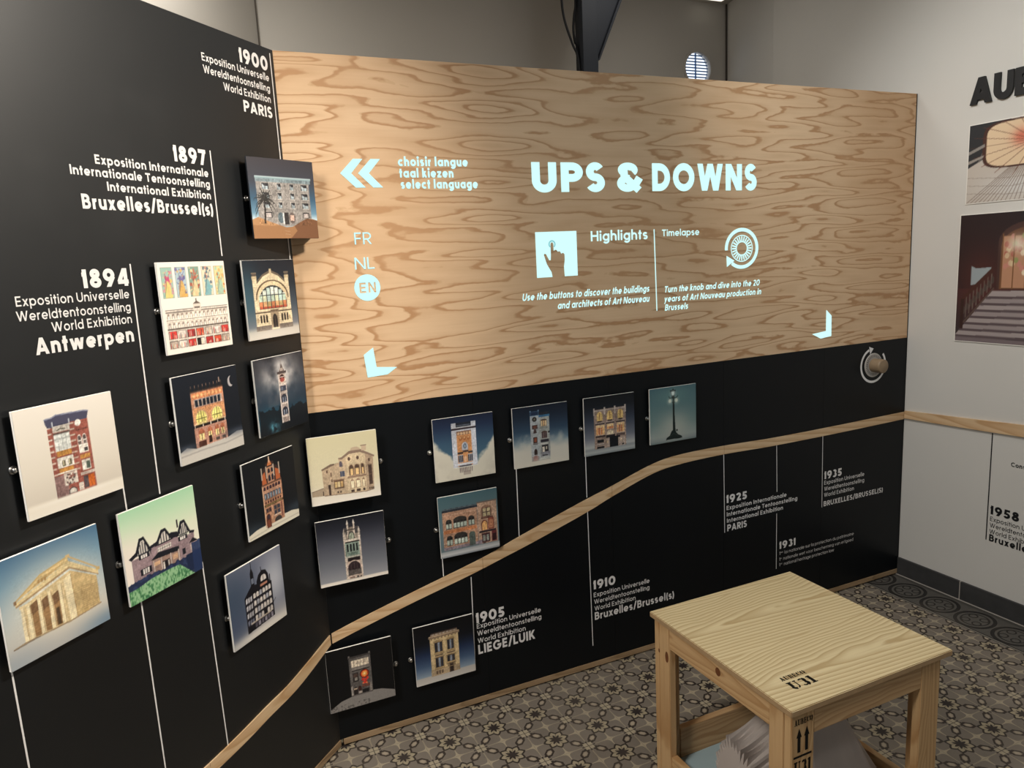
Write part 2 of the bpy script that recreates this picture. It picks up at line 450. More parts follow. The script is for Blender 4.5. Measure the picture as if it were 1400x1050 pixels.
    if ch == 'D': return S((h, 0), (h, CP)) + P([(h, CP-h), (.24, CP-h)]+arc(.24, .35, .36-h, .35-h, 90, -90)+[(h, h)]), .6
    if ch == 'E': return S((h, 0), (h, CP))+S((h, h), (.42, h))+S((h, .355), (.39, .355))+S((h, CP-h), (.42, CP-h)), .43
    if ch == 'F': return S((h, 0), (h, CP))+S((h, .345), (.38, .345))+S((h, CP-h), (.41, CP-h)), .41
    if ch == 'G': return P(arc(.36, .35, .36-h, .36-h, 42, 360))+S((.38, .35-h*.2), (.72, .35-h*.2)), .72
    if ch == 'H': return S((h, 0), (h, CP))+S((.58-h, 0), (.58-h, CP))+S((h, .36), (.58-h, .36)), .58
    if ch == 'I': return S((h, 0), (h, CP)), w
    if ch == 'K': return S((h, 0), (h, CP))+diag(h*1.3, .22, .52-hw, CP, w)+diag(.22, .38, .55-hw, 0, w), .55
    if ch == 'L': return S((h, 0), (h, CP))+S((h, h), (.4, h)), .4
    if ch == 'N': return S((h, 0), (h, CP))+S((.6-h, 0), (.6-h, CP))+diag(hw, CP, .6-hw, 0, w), .6
    if ch == 'O': return P(arc(.37, .35, .37-h, .36-h, 0, 360, 40)), .74
    if ch == 'P': return S((h, 0), (h, CP))+P([(h, CP-h), (.26, CP-h)]+arc(.26, .47, .22-h*.6, .23-h, 90, -90)+[(h, .24+h)]), .48
    if ch == 'R': return S((h, 0), (h, CP))+P([(h, CP-h), (.26, CP-h)]+arc(.26, .48, .22-h*.6, .22-h, 90, -90)+[(h, .26+h)])+diag(.24, .3, .5-hw*.8, 0, w), .5
    if ch == 'Q': return P(arc(.37, .35, .37-h, .36-h, 0, 360, 40))+diag(.42, .26, .68, -.02, w), .74
    if ch == 'S':
        a = (.72-w)/4; return P(arc(.23, .35+a, .22-h, a, 30, 270)+arc(.23, .35-a, .23-h, a, 90, -152)), .46
    if ch == 'T': return S((.25, 0), (.25, CP))+S((0, CP-h), (.5, CP-h)), .5
    if ch == 'U': return P([(h, CP), (h, .27)]+arc(.28, .27, .28-h, .28-h, 180, 360)+[(.56-h, CP)]), .56
    if ch == 'V': return diag(hw, CP, .3, 0, w)+diag(.3, 0, .6-hw, CP, w), .6
    if ch == 'W': return diag(hw, CP, .26, 0, w)+diag(.26, 0, .46, CP, w)+diag(.46, CP, .66, 0, w)+diag(.66, 0, .92-hw, CP, w), .92
    if ch == 'X': return diag(hw, 0, .54-hw, CP, w)+diag(hw, CP, .54-hw, 0, w), .54
    if ch == '0': return P(arc(.28, .35, .28-h, .36-h, 0, 360, 36)), .56
    if ch == '1': return S((.2-h, 0), (.2-h, CP))+[[(0, CP-.13), (0, CP-.13-w*.9), (.2-h, CP-w*.8), (.2-h, CP)]], .2
    if ch == '2': return P(arc(.23, CP-.22, .23-h, .22-h, 165, -35)+[(h*1.6, h)])+S((h, h), (.46, h)), .47
    if ch == '3': return P(arc(.22, .52, .2-h, .18-h, 150, -85)) + P(arc(.22, .2, .23-h, .21-h, 90, -150)), .45
    if ch == '4': return S((.38, 0), (.38, CP))+diag(.09, .2, .36, CP, w)+S((.02, .17), (.5, .17)), .5
    if ch == '5': return S((.07, CP-h), (.43, CP-h))+[[(.07, CP), (.04, .30), (.04+w*.95, .30), (.07+w*.9, CP)]]+P(arc(.215, .225, .235-h, .225-h, 125, -155)), .46
    if ch == '7': return S((0, CP-h), (.46, CP-h))+diag(.16, 0, .46-hw*1.2, CP-h, w), .46
    if ch == '8': return P(arc(.24, .52, .205-h, .19-h, 0, 360, 26))+P(arc(.24, .2, .24-h, .21-h, 0, 360, 28)), .48
    if ch == '9': return P(arc(.25, .46, .25-h, .25-h, 0, 360, 30))+diag(.2, 0, .44-h*.3, .36, w), .5
    if ch == '/': return diag(hw*.6, -.05, .3, .75, w), .34
    if ch == '(': return P(arc(.3, .3, .3-h, .46, 128, 232)), .17
    if ch == ')': return P(arc(-.13, .3, .3-h, .46, 52, -52)), .17
    if ch == '&':
        return P(arc(.27, .53, .15, .18-h, -40, 230)+[(.18, .37), (.54, .0+h*.3)]) + P(arc(.25, .2, .25-h, .21-h, 70, 340)+[(.47, .2), (.56, .34)]), .58
    return [], .24
def text_polys(s, x0, x1, z, cap, w, slant=0.0, gap=0.10):
    """lay a line from x0 to x1 (or from x0 at its own width if x1 is None); cap height in metres"""
    pol = []; x = 0.0
    for ch in s:
        if ch == ' ': x += .25; continue
        g, a = glyph(ch, w)
        pol += [[(q[0]+x, q[1]) for q in p] for p in g]; x += a+gap
    x -= gap
    sz = cap/0.7; sx = sz if x1 is None else (x1-x0)/x
    return [[(x0+q[0]*sx+q[1]*sz*slant, z+q[1]*sz) for q in p] for p in pol]
def lettering(lines, y, mat, parent, label=None, name='lettering'):
    """lines: (text, x0, x1, baseline, cap, weight[, slant])"""
    bm = bmesh.new()
    for l in lines: flat(bm, text_polys(*l), y)
    o = link_mesh(name, bm, mat, parent)
    if label: o['label'] = label
    return o

# ------------------------------------------------------------------ the setting
def quad_obj(name, pts, mat):
    bm = bmesh.new(); bm.faces.new([bm.verts.new(p) for p in pts]); return struct(link_mesh(name, bm, mat))
CZ = 3.32
bm = bmesh.new(); box(bm, -4.2, 3.6, -4.6, 1.75, -0.08, 0.0); struct(link_mesh('floor', bm, M['floor']))
bm = bmesh.new(); box(bm, -4.2, 3.6, -4.6, 1.75, CZ, CZ+0.1); struct(link_mesh('ceiling', bm, M['ceiling']))
bm = bmesh.new(); box(bm, W+0.006, W+0.156, -4.6, 0.945, 0, CZ)
struct(link_mesh('wall_right', bm, M['plaster_wall']))
bm = bmesh.new(); prism_z(bm, [(W+0.006, 0.945), (W+0.156, 0.945), (3.32, 1.62), (3.095, 1.5)], 0, CZ)
struct(link_mesh('wall_recess', bm, M['plaster_wall']))
# back wall with the round vent opening
VC, VR = (2.853, 2.912), 0.103
bm = bmesh.new()
n = 40
ring = [(VC[0]+VR*math.cos(2*PI*k/n), VC[1]+VR*math.sin(2*PI*k/n)) for k in range(n)]
outer = []
for k in range(n):
    a = 2*PI*k/n; dx, dz = math.cos(a), math.sin(a)
    s = min((0.19/abs(dx)) if abs(dx) > 1e-6 else 9, (0.19/abs(dz)) if abs(dz) > 1e-6 else 9)
    outer.append((VC[0]+dx*s, VC[1]+dz*s))
iv = [bm.verts.new((p[0], 1.5, p[1])) for p in ring]; ov = [bm.verts.new((p[0], 1.5, p[1])) for p in outer]
bv = [bm.verts.new((p[0], 1.62, p[1])) for p in ring]
for k in range(n):
    j = (k+1) % n
    bm.faces.new((ov[k], ov[j], iv[j], iv[k])); bm.faces.new((iv[k], iv[j], bv[j], bv[k]))
def wq(x0, x1, z0, z1): bm.faces.new([bm.verts.new(p) for p in ((x0, 1.5, z0), (x1, 1.5, z0), (x1, 1.5, z1), (x0, 1.5, z1))])
wq(0.15, VC[0]-0.19, 0, CZ); wq(VC[0]+0.19, 3.095, 0, CZ); wq(VC[0]-0.19, VC[0]+0.19, 0, VC[1]-0.19); wq(VC[0]-0.19, VC[0]+0.19, VC[1]+0.19, CZ)
struct(link_mesh('wall_back', bm, M['grey_wall']))
bm = bmesh.new(); prism_z(bm, [(0.15, 1.5), (-3.4, -2.05), (-3.5, -1.95), (0.05, 1.6)][::-1], 0, CZ)
struct(link_mesh('wall_left', bm, M['grey_wall']))
struct(one_box('trim_1', (0.1405, 0.1465, 1.488, 1.498, 0, CZ), M['seam'], None, 0))
struct(one_box('trim_2', (3.082, 3.090, 1.488, 1.497, 0, CZ), M['seam'], None, 0))
# slate skirting with a grouted joint
for i, (y0, y1) in enumerate(((-0.343, -0.004), (-1.0, -0.349), (-1.66, -1.006), (-2.3, -1.666))):
    struct(one_box('baseboard_right', (W-0.008, W+0.005, y0, y1, 0.004, 0.095), M['slate'], None, 0.001))
bm = bmesh.new(); box(bm, W-0.012, W+0.005, -2.3, 0, 0.0005, 0.004)
for y in (-0.346, -1.003, -1.663): box(bm, W-0.006, W+0.005, y-0.003, y+0.003, 0.004, 0.095)
struct(link_mesh('trim_3', bm, M['grout']))

# ------------------------------------------------------------------ prints: a small painter for the artworks
def c8(s): return np.array([int(s[i:i+2], 16)/255 for i in (0, 2, 4)])
class Art:
    def __init__(s, bgc='ffffff', n=288, aspect=1.0, seed=1):
        s.nx = n; s.ny = int(n*aspect); s.rng = np.random.default_rng(seed)
        s.U, s.V = np.meshgrid((np.arange(s.nx)+.5)/s.nx, (np.arange(s.ny)+.5)/s.ny)
        s.c = np.ones((s.ny, s.nx, 3))*c8(bgc)
    def vg(s, *stops):
        v = [a for a, _ in stops]; cs = np.array([c8(b) for _, b in stops])
        for k in range(3): s.c[..., k] = np.interp(s.V, v, cs[:, k])
    def blend(s, m, col): s.c += m[..., None]*(c8(col)-s.c)
    def glow(s, cx, cy, rx, ry, col, a=1.0): s.blend(a*np.exp(-(((s.U-cx)/rx)**2+((s.V-cy)/ry)**2)), col)
    def noise(s, fx, fy, octaves=4, gain=.5):
        out = np.zeros((s.ny, s.nx)); amp = 1; tot = 0
        for o in range(octaves):
            gx, gy = int(fx*2**o)+2, int(fy*2**o)+2; g = s.rng.random((gy+1, gx+1))
            x = s.U*(gx-1); y = s.V*(gy-1); i = x.astype(int); j = y.astype(int); a = x-i; b = y-j
            a = a*a*(3-2*a); b = b*b*(3-2*b)
            out += amp*((g[j, i]*(1-a)+g[j, i+1]*a)*(1-b)+(g[j+1, i]*(1-a)+g[j+1, i+1]*a)*b); tot += amp; amp *= gain
        return out/tot
    def poly(s, pts, col, a=1.0, tex=None):
        xs = [p[0] for p in pts]; ys = [p[1] for p in pts]
        i0, i1 = max(0, int(min(xs)*s.nx)-1), min(s.nx, int(max(xs)*s.nx)+2)
        j0, j1 = max(0, int(min(ys)*s.ny)-1), min(s.ny, int(max(ys)*s.ny)+2)
        if i1 <= i0 or j1 <= j0: return
        X, Y = s.U[j0:j1, i0:i1], s.V[j0:j1, i0:i1]; ins = np.zeros(X.shape, bool)
        n = len(pts)
        for k in range(n):
            (x1, y1), (x2, y2) = pts[k], pts[(k+1) % n]
            if y1 == y2: continue
            cnd = ((y1 > Y) != (y2 > Y)) & (X < (x2-x1)*(Y-y1)/(y2-y1)+x1); ins ^= cnd
        mm = ins*a
        sub = s.c[j0:j1, i0:i1]; tgt = c8(col)
        if tex is not None: tgt = tgt*(1+tex*(s.rng.random(X.shape)-.5))[..., None]
        sub += mm[..., None]*(np.clip(tgt, 0, 1)-sub)
    def rect(s, x0, y0, x1, y1, col, a=1.0, tex=None): s.poly([(x0, y0), (x1, y0), (x1, y1), (x0, y1)], col, a, tex)
    def arch(s, x0, y0, x1, y1, col, rise=.35, a=1.0):
        r = (y1-y0)*rise; yb = y1-r
        s.poly([(x0, y0), (x1, y0)]+[((x0+x1)/2+(x1-x0)/2*math.cos(t*PI/14), yb+r*math.sin(t*PI/14)) for t in range(15)], col, a)
    def ell(s, cx, cy, rx, ry, col, a=1.0): s.poly([(cx+rx*math.cos(2*PI*t/28), cy+ry*math.sin(2*PI*t/28)) for t in range(28)], col, a)
    def line(s, pts, w, col, a=1.0):
        for q in stroke(pts, w): s.poly(q, col, a)
    def win(s, x0, y0, x1, y1, cols, fill, frame, bars=1, arched=0, tex=None):
        """a window with mullions and rails"""
        f = s.arch if arched else s.rect
        kw = dict(rise=arched) if arched else {}
        f(x0, y0, x1, y1, frame, **kw)
        dx = (x1-x0)/cols; g = min(dx*.14, .008)
        for k in range(cols):
            for b in range(bars+1):
                h = (y1-y0)/(bars+1)
                ff = s.arch if (arched and b == bars) else s.rect
                k2 = dict(rise=arched) if (arched and b == bars) else {}
                ff(x0+k*dx+g, y0+b*h+g, x0+(k+1)*dx-g, y0+(b+1)*h-g, fill[(k+b) % len(fill)] if isinstance(fill, (list, tuple)) else fill, **k2)
    def grain(s, x0, y0, x1, y1, amt, fx=60, fy=60):
        nz = s.noise(fx, fy, 2)-.5; mk = (s.U > x0) & (s.U < x1) & (s.V > y0) & (s.V < y1)
        s.c = np.clip(s.c*(1+amt*nz*mk)[..., None], 0, 1)
    def facade(s, x0, y0, x1, y1, amt=.30, courses=26, outline=None):
        """fine masonry texture: courses, joints and mottled stone over a building front"""
        mk = (s.U > x0) & (s.U < x1) & (s.V > y0) & (s.V < y1)
        if outline:
            keep = s.c; s.c = np.zeros_like(keep); s.poly(outline, 'ffffff'); mk = s.c[..., 0] > .5; s.c = keep
        n1 = s.noise(46, 46, 2)-.5; n2 = s.noise(100, 60, 2)-.5; n3 = s.noise(5, 7, 2)-.5
        ln = (np.abs(((s.V-y0)/(y1-y0)*courses) % 1-.5) > .40)*1.0
        lum = s.c.mean(2); k = 1+mk*(amt*n1+amt*.9*n2+.25*n3-.07*ln*(lum > .3))
        s.c = np.clip(s.c*k[..., None]+(mk*np.clip(n2*.10, -.02, .06))[..., None], 0, 1)
    def mesh(s, name, w, h, y, parent, x0=None, z0=0.0):
        """a flat sheet w by h carrying the picture as ink per point"""
        c = np.clip(s.c, 0, 1); ny, nx = s.ny//2, s.nx//2
        c = c[:ny*2, :nx*2].reshape(ny, 2, nx, 2, 3).mean((1, 3))
        c = np.where(c <= .04045, c/12.92, ((c+.055)/1.055)**2.4)
        x0 = -w/2 if x0 is None else x0
        gx, gz = np.meshgrid(x0+np.linspace(0, w, nx), z0+np.linspace(0, h, ny))
        co = np.stack([gx, np.full_like(gx, y), gz], -1).reshape(-1, 3)
        idx = np.arange(nx*ny).reshape(ny, nx)
        fc = np.stack([idx[:-1, :-1], idx[:-1, 1:], idx[1:, 1:], idx[1:, :-1]], -1).reshape(-1, 4)
        me = bpy.data.meshes.new(name)
        me.vertices.add(len(co)); me.vertices.foreach_set('co', co.ravel().astype(np.float32))
        me.loops.add(fc.size); me.loops.foreach_set('vertex_index', fc.ravel().astype(np.int32))
        me.polygons.add(len(fc)); me.polygons.foreach_set('loop_start', (np.arange(len(fc))*4).astype(np.int32))
        me.update(calc_edges=True)
        at = me.color_attributes.new('ink', 'FLOAT_COLOR', 'POINT')
        at.data.foreach_set('color', np.concatenate([c.reshape(-1, 3), np.ones((nx*ny, 1))], 1).ravel().astype(np.float32))
        me.materials.append(M['print']); me.validate()
        o = bpy.data.objects.new(name, me); C.objects.link(o); o.parent = parent
        return o

def art_desert():
    a = Art(seed=2); a.vg((0, '4a5a66'), (.24, 'cfe0e6'), (.32, '6d93aa'), (.5, '3d5c74'), (.72, '3d3f49'), (1, '3a363b'))
    a.rect(.10, .16, .905, .745, '9a948f', tex=.10)
    a.rect(.095, .705, .93, .745, '7e8d92'); a.rect(.09, .745, .94, .775, '8fa7ab'); a.rect(.09, .765, .94, .775, 'b9cace')
    for t in (.60, .485, .37): a.rect(.10, t-.004, .905, t, '85807c')
    for r, (y0, y1) in enumerate(((.615, .69), (.50, .575), (.385, .46))):
        for k, x in enumerate((.18, .405, .60, .775)):
            wd = .10 if k in (0, 3) else .06
            a.rect(x-.008, y0-.01, x+wd+.008, y1+.008, 'b3aca5'); a.rect(x, y0, x+wd, y1, '2b2a2e')
            a.rect(x+.012, y0, x+wd-.008, y0+.038, 'a9b6bc'); a.poly([(x+.006, y0+.03), (x+wd*.55, y0+.03), (x+.006, y1-.006)], 'c3cdd0', .8); a.line([(x+wd/2, y0), (x+wd/2, y1)], .006, '4a4a4c')
        for x in (.33, .52, .70): a.rect(x, y1-.03, x+.012, y1-.015, '4a4644')
    for x in (.20, .775): a.rect(x, .265, x+.10, .335, '2f2b2e'); a.rect(x+.01, .268, x+.085, .32, 'c9bdb8')
    a.ell(.425, .265, .045, .07, '5e6c72'); a.rect(.455, .19, .475, .33, 'd7d9d8'); a.rect(.478, .18, .545, .335, '35302f'); a.ell(.60, .265, .05, .07, '6a5d58'); a.rect(.57, .23, .63, .30, 'cfae9e')
    a.poly([(0, 0), (0, .235), (.09, .27), (.25, .215), (.42, .165), (.50, .145), (.60, .155), (.72, .215), (.83, .26), (.92, .255), (1, .235), (1, 0)], 'a07550', tex=.06)
    a.poly([(.55, 0), (.66, .1), (.62, .165), (.72, .215), (.83, .26), (1, .235), (1, 0)], '6f4a33', .8, tex=.06)
    a.poly([(0, .235), (.09, .27), (.25, .215), (.40, .17), (.30, .16), (0, .17)], 'b98c62', .8)
    for y in (.06, .10): a.line([(.47, y), (.55, y-.01)], .006, 'bfa78f', .6)
    a.line([(.185, .19), (.20, .36), (.205, .49)], .022, '2b2523')
    for k in range(15):
        t = math.radians(-28+k*236/14); L = .155*(.8+.25*((k*7) % 3)/2)
        p = [(.205+L*q*math.cos(t), .49+L*q*math.sin(t)-.07*q*q*(1.2-math.sin(t))) for q in (0, .25, .5, .75, 1)]
        for i in range(4): a.line(p[i:i+2], .020*(1-i*.2), '35322f')
        for q in range(1, 5): a.line([p[q], (p[q][0]+.006*math.cos(t), p[q][1]-.030)], .006, '2f2c2b', .8)
    a.facade(0.1, 0.17, 0.905, 0.745, 0.32)
    return a
def art_posters():
    a = Art('f3ece2', seed=3)
    cols = [['d9909a', 'e8d37c', '9fc0b4', 'c8547a'], ['5a5f92', 'e0b060', 'b0c4cc', '7a6a9c'], ['c8705a', 'ead9a8', '86a596', 'b05545'], ['d08f7c', '7fb3bb', 'e6dcc0', '5c6f80'], ['cf7b4c', 'a7cdbb', 'ecd9a0', 'd9b070']]
    for k in range(5):
        x0 = .045+k*.195; x1 = x0+.148; c = cols[k]
        a.rect(x0-.004, .610, x1+.004, .945, '8d8676'); a.rect(x0, .615, x1, .94, c[2])
        for i in range(64):
            x, y = x0+.01+a.rng.random()*.128, .62+a.rng.random()*.315; r = .006+a.rng.random()*.015
            a.ell(min(max(x, x0+r), x1-r), min(max(y, .615+r), .94-r), r, r*1.15, c[i % 4], .85)
        a.arch(x0+.03, .615, x1-.03, .80, c[1], .6, .85); a.line([(x0+.03, .70), (x0+.07, .80), (x1-.02, .90)], .008, c[3], .8)
        a.line([(x0+.02, .63), (x0+.06, .74), (x0+.05, .88)], .007, '4c4a4a', .6)
    a.rect(.045, .055, .965, .487, 'e9ddd0')
    for y in (.487, .463): a.rect(.042, y-.009, .975, y, '5a4f48')
    a.rect(.445, .455, .558, .53, 'e3d8cb'); a.poly([(.44, .53), (.56, .53), (.50, .565)], '6a5c52'); a.rect(.49, .56, .505, .59, '4c423c')
    a.rect(.46, .48, .54, .50, '7d7168')
    for r, (y0, y1) in enumerate(((.385, .445), (.285, .345))):
        a.rect(.045, y0-.018, .965, y0-.010, '8a7d72'); a.rect(.045, y1+.004, .965, y1+.010, 'b8ab9d')
        for k in range(14):
            x = .062+k*.0645; a.arch(x, y0, x+.036, y1, 'a08e80', .4); a.rect(x+.006, y0, x+.03, y1-.018, 'f2ebe2'); a.rect(x+.010, y1-.03, x+.018, y1-.012, '6b4f45')
    a.rect(.045, .268, .965, .280, '4e423c')
    for r, (y0, y1) in enumerate(((.165, .255), (.062, .145))):
        for k in range(7):
            x = .052+k*.131; a.rect(x, y0, x+.118, y1, '4a3d38'); a.rect(x+.006, y0+.004, x+.112, y1-.006, ['d8413c', 'efe5da', 'c9b7a8', 'e25f45', 'b53a3a', 'efe2d6'][(k*5+r*2) % 6])
            for i in range(5): a.rect(x+.01+i*.02, y0+.006, x+.018+i*.02, y0+.02+a.rng.random()*(y1-y0-.03), ['f4efe6', 'c63a36', '58484a', 'e9c9a0'][(i+k+r) % 4])
        a.rect(.045, y1+.004, .965, y1+.012, 'd9cdbf')
    a.rect(.445, .062, .505, .145, '2b2422')
    a.facade(0.045, 0.055, 0.965, 0.48, 0.18)
    return a
def art_hall():
    a = Art(seed=4); a.vg((0, 'd9d2c8'), (.10, 'c9c2b8'), (.16, '7d7f86'), (.4, '4a5560'), (.7, '252c36'), (1, '1e222b'))
    a.glow(.05, .55, .22, .35, '3d6878', .6)
    W0 = 'e8d6b4'
    a.poly([(.155, .10), (.155, .76), (.235, .76), (.235, .70), (.36, .79), (.51, .84), (.66, .79), (.785, .70), (.785, .77), (.865, .77), (.872, .11)], W0)
    a.poly([(.235, .70), (.36, .79), (.51, .84), (.66, .79), (.785, .70), (.785, .735), (.66, .82), (.51, .87), (.36, .82), (.235, .735)], '6e6255')
    for x in (.155, .785): a.rect(x-.005, .76, x+.085, .80, 'c9b694'); a.rect(x, .80, x+.08, .83, '5b5048'); a.rect(x-.008, .825, x+.088, .845, '7b6e60')
    a.rect(.49, .82, .53, .885, 'cbb895'); a.arch(.195, .50, .835, .745, '6b5744', .9); a.arch(.215, .48, .815, .728, 'e6d2ac', .9); a.arch(.243, .375, .79, .675, '33373a', .75)
    for k in range(7):
        x0 = .250+k*.0775; x1 = x0+.064; xm = (x0+x1)/2
        top = .665-.52*(abs(xm-.516)/.27)**2*.22
        a.rect(x0, .555, x1, top-.012, ['dfe6dd', 'e9efe2', 'cddfd8'][k % 3]); a.rect(x0, .47, x1, .545, ['c9dcc9', 'dfe3c2', 'c2d6d2'][k % 3])
        a.rect(x0, .405, x1, .47, ['d98c62', 'e6b482', 'c9b07a'][k % 3]); a.rect(x0, .378, x1, .405, 'c05a44')
    a.rect(.15, .325, .87, .345, '5c4c3e'); a.rect(.44, .13, .60, .36, 'a59178'); a.rect(.44, .335, .60, .36, '7a6653'); a.arch(.475, .13, .565, .305, '2a2625', .4); a.rect(.515, .13, .525, .28, '5a4a40')
    for b in (.235, .65):
        for k in range(3): a.arch(b+k*.055, .205, b+.033+k*.055, .305, '3a302b', .3)
    a.rect(.147, .105, .44, .165, '776b62'); a.rect(.60, .105, .872, .165, '776b62')
    for x in (.19, .82): a.ell(x, .24, .022, .03, 'b9a27f')
    a.glow(.5, .04, .7, .07, 'e2dbd0', .8)
    a.facade(0.15, 0.11, 0.87, 0.82, 0.18)
    return a
def art_moon():
    a = Art('131a24', seed=5); a.vg((0, '10161e'), (1, '171d27'))
    a.ell(.883, .817, .048, .064, 'b9b3b4'); a.ell(.912, .828, .045, .06, '151b25')
    f = 'c48f76'; a.rect(.24, .14, .742, .79, f, tex=.12)
    for k in range(9): a.rect(.245+k*.058, .79, .265+k*.058, .835, '2a2421'); a.rect(.255+k*.058, .835, .262+k*.058, .86, '8d7464')
    a.rect(.24, .78, .745, .80, '4a3a33'); a.rect(.69, .84, .705, .90, 'b59a88')
    a.rect(.255, .705, .73, .775, 'd88a5e', tex=.3)
    for k in range(8): a.ell(.29+k*.058, .74, .02, .022, 'e6b07c')
    a.rect(.28, .61, .715, .70, 'b9a79c')
    for k in range(7): a.rect(.295+k*.0585, .615, .338+k*.0585, .695, '1d2430'); a.rect(.295+k*.0585, .69, .338+k*.0585, .696, '8c98a8')
    a.rect(.25, .40, .735, .60, 'cf9468', tex=.25)
    for cx in (.365, .61):
        a.ell(cx, .475, .098, .10, 'c9a27c'); a.ell(cx, .475, .082, .085, 'ecdf86'); a.rect(cx-.1, .37, cx+.1, .43, 'd6b58c')
        a.line([(cx, .43), (cx, .56)], .010, '6b6a3a'); a.line([(cx-.08, .475), (cx+.08, .475)], .010, '6b6a3a'); a.line([(cx-.05, .43), (cx-.03, .55)], .007, '77743f'); a.line([(cx+.05, .43), (cx+.03, .55)], .007, '77743f')
        a.rect(cx-.07, .405, cx+.07, .432, 'e3cf8a')
    a.rect(.235, .375, .745, .405, '241c1a')
    for x in (.25, .37, .49, .60, .72): a.rect(x, .36, x+.012, .42, 'e0d3c4')
    a.rect(.245, .15, .735, .375, 'b98a78', tex=.15)
    for x0, w in ((.29, .10), (.43, .08), (.545, .075), (.635, .075)):
        a.arch(x0, .255, x0+w, .355, 'b06a4e', .5); a.rect(x0+.012, .225, x0+w-.012, .30, 'ecd99a'); a.line([(x0+w/2, .225), (x0+w/2, .30)], .010, '5a4335')
    a.rect(.28, .15, .40, .215, '4b2b22'); a.rect(.44, .165, .49, .25, '2c1c18'); a.rect(.55, .17, .61, .205, '4a3f3c'); a.rect(.65, .17, .71, .205, '4a3f3c')
    a.poly([(0, 0), (0, .15), (.10, .185), (.24, .145), (.5, .155), (.74, .16), (.9, .20), (1, .19), (1, 0)], 'c9c4bc', tex=.05)
    a.line([(0, .10), (.35, .11), (.7, .10), (1, .13)], .018, '8f8b88', .5); a.glow(.9, .2, .2, .05, '5a6270', .6); a.glow(.1, .18, .15, .04, '5a6270', .6)
    a.facade(0.24, 0.15, 0.74, 0.8, 0.32)
    return a
def art_tower():
    a = Art(seed=6); a.vg((0, '151a22'), (.25, '1f3444'), (.5, '2b3a4a'), (.8, '3f4148'), (1, '2e2e34'))
    nz = a.noise(5, 5, 5); a.blend(np.clip(np.exp(-(((a.U-.5)/.30)**2+((a.V-.74)/.22)**2))*(nz*2.4-.45), 0, 1), 'd6d2d0')
    a.blend(np.clip((a.noise(6, 6, 4)-.5)*2.0, 0, .6)*(a.V > .35), '55575f')
    a.glow(.22, .20, .25, .12, '2f7f9d', .75); a.glow(.85, .25, .2, .08, '2a5f78', .5)
    tr = a.noise(14, 10, 4); a.blend(((a.V < .26+.25*(tr-.5)+.14*np.abs(a.U-.5)) & (a.U > .02))*.85, '10151b')
    a.blend(np.clip(np.exp(-(((a.U-.30)/.09)**2+((a.V-.08)/.07)**2))*(a.noise(20, 20, 3)*2-.5), 0, 1), '6fc3dc')
    a.rect(.45, .10, .605, .78, 'a89a94', tex=.35); a.rect(.45, .10, .47, .76, 'd9cfca'); a.rect(.588, .10, .605, .76, 'd9cfca')
    a.poly([(.47, .775), (.60, .775), (.565, .83), (.535, .90), (.51, .83)], '6a5c58'); a.rect(.505, .79, .565, .83, 'b8aaa2'); a.line([(.535, .88), (.535, .95)], .008, '8f8580')
    a.rect(.44, .755, .625, .785, '4a3f3e'); a.ell(.531, .685, .068, .068, 'd9c6b8'); a.ell(.531, .70, .050, .045, '3a1c1c'); a.ell(.531, .672, .045, .030, 'b0564c'); a.rect(.49, .705, .575, .715, 'e3d6cc')
    a.rect(.475, .52, .595, .59, '3c4252'); a.rect(.49, .53, .535, .575, '6c7484'); a.rect(.45, .60, .61, .62, 'ddd3cc'); a.rect(.45, .49, .61, .51, 'cfc4bd')
    for y in (.37, .20):
        a.arch(.475, y, .59, y+.11, '2b2f3c', .5); a.rect(.50, y, .52, y+.07, '7f8797'); a.rect(.545, y, .565, y+.07, '8b93a2'); a.rect(.45, y-.025, .605, y-.008, 'cabfb8')
    a.rect(.47, .10, .59, .17, '8c7f7a', tex=.5)
    a.facade(0.45, 0.1, 0.61, 0.8, 0.32)
    return a
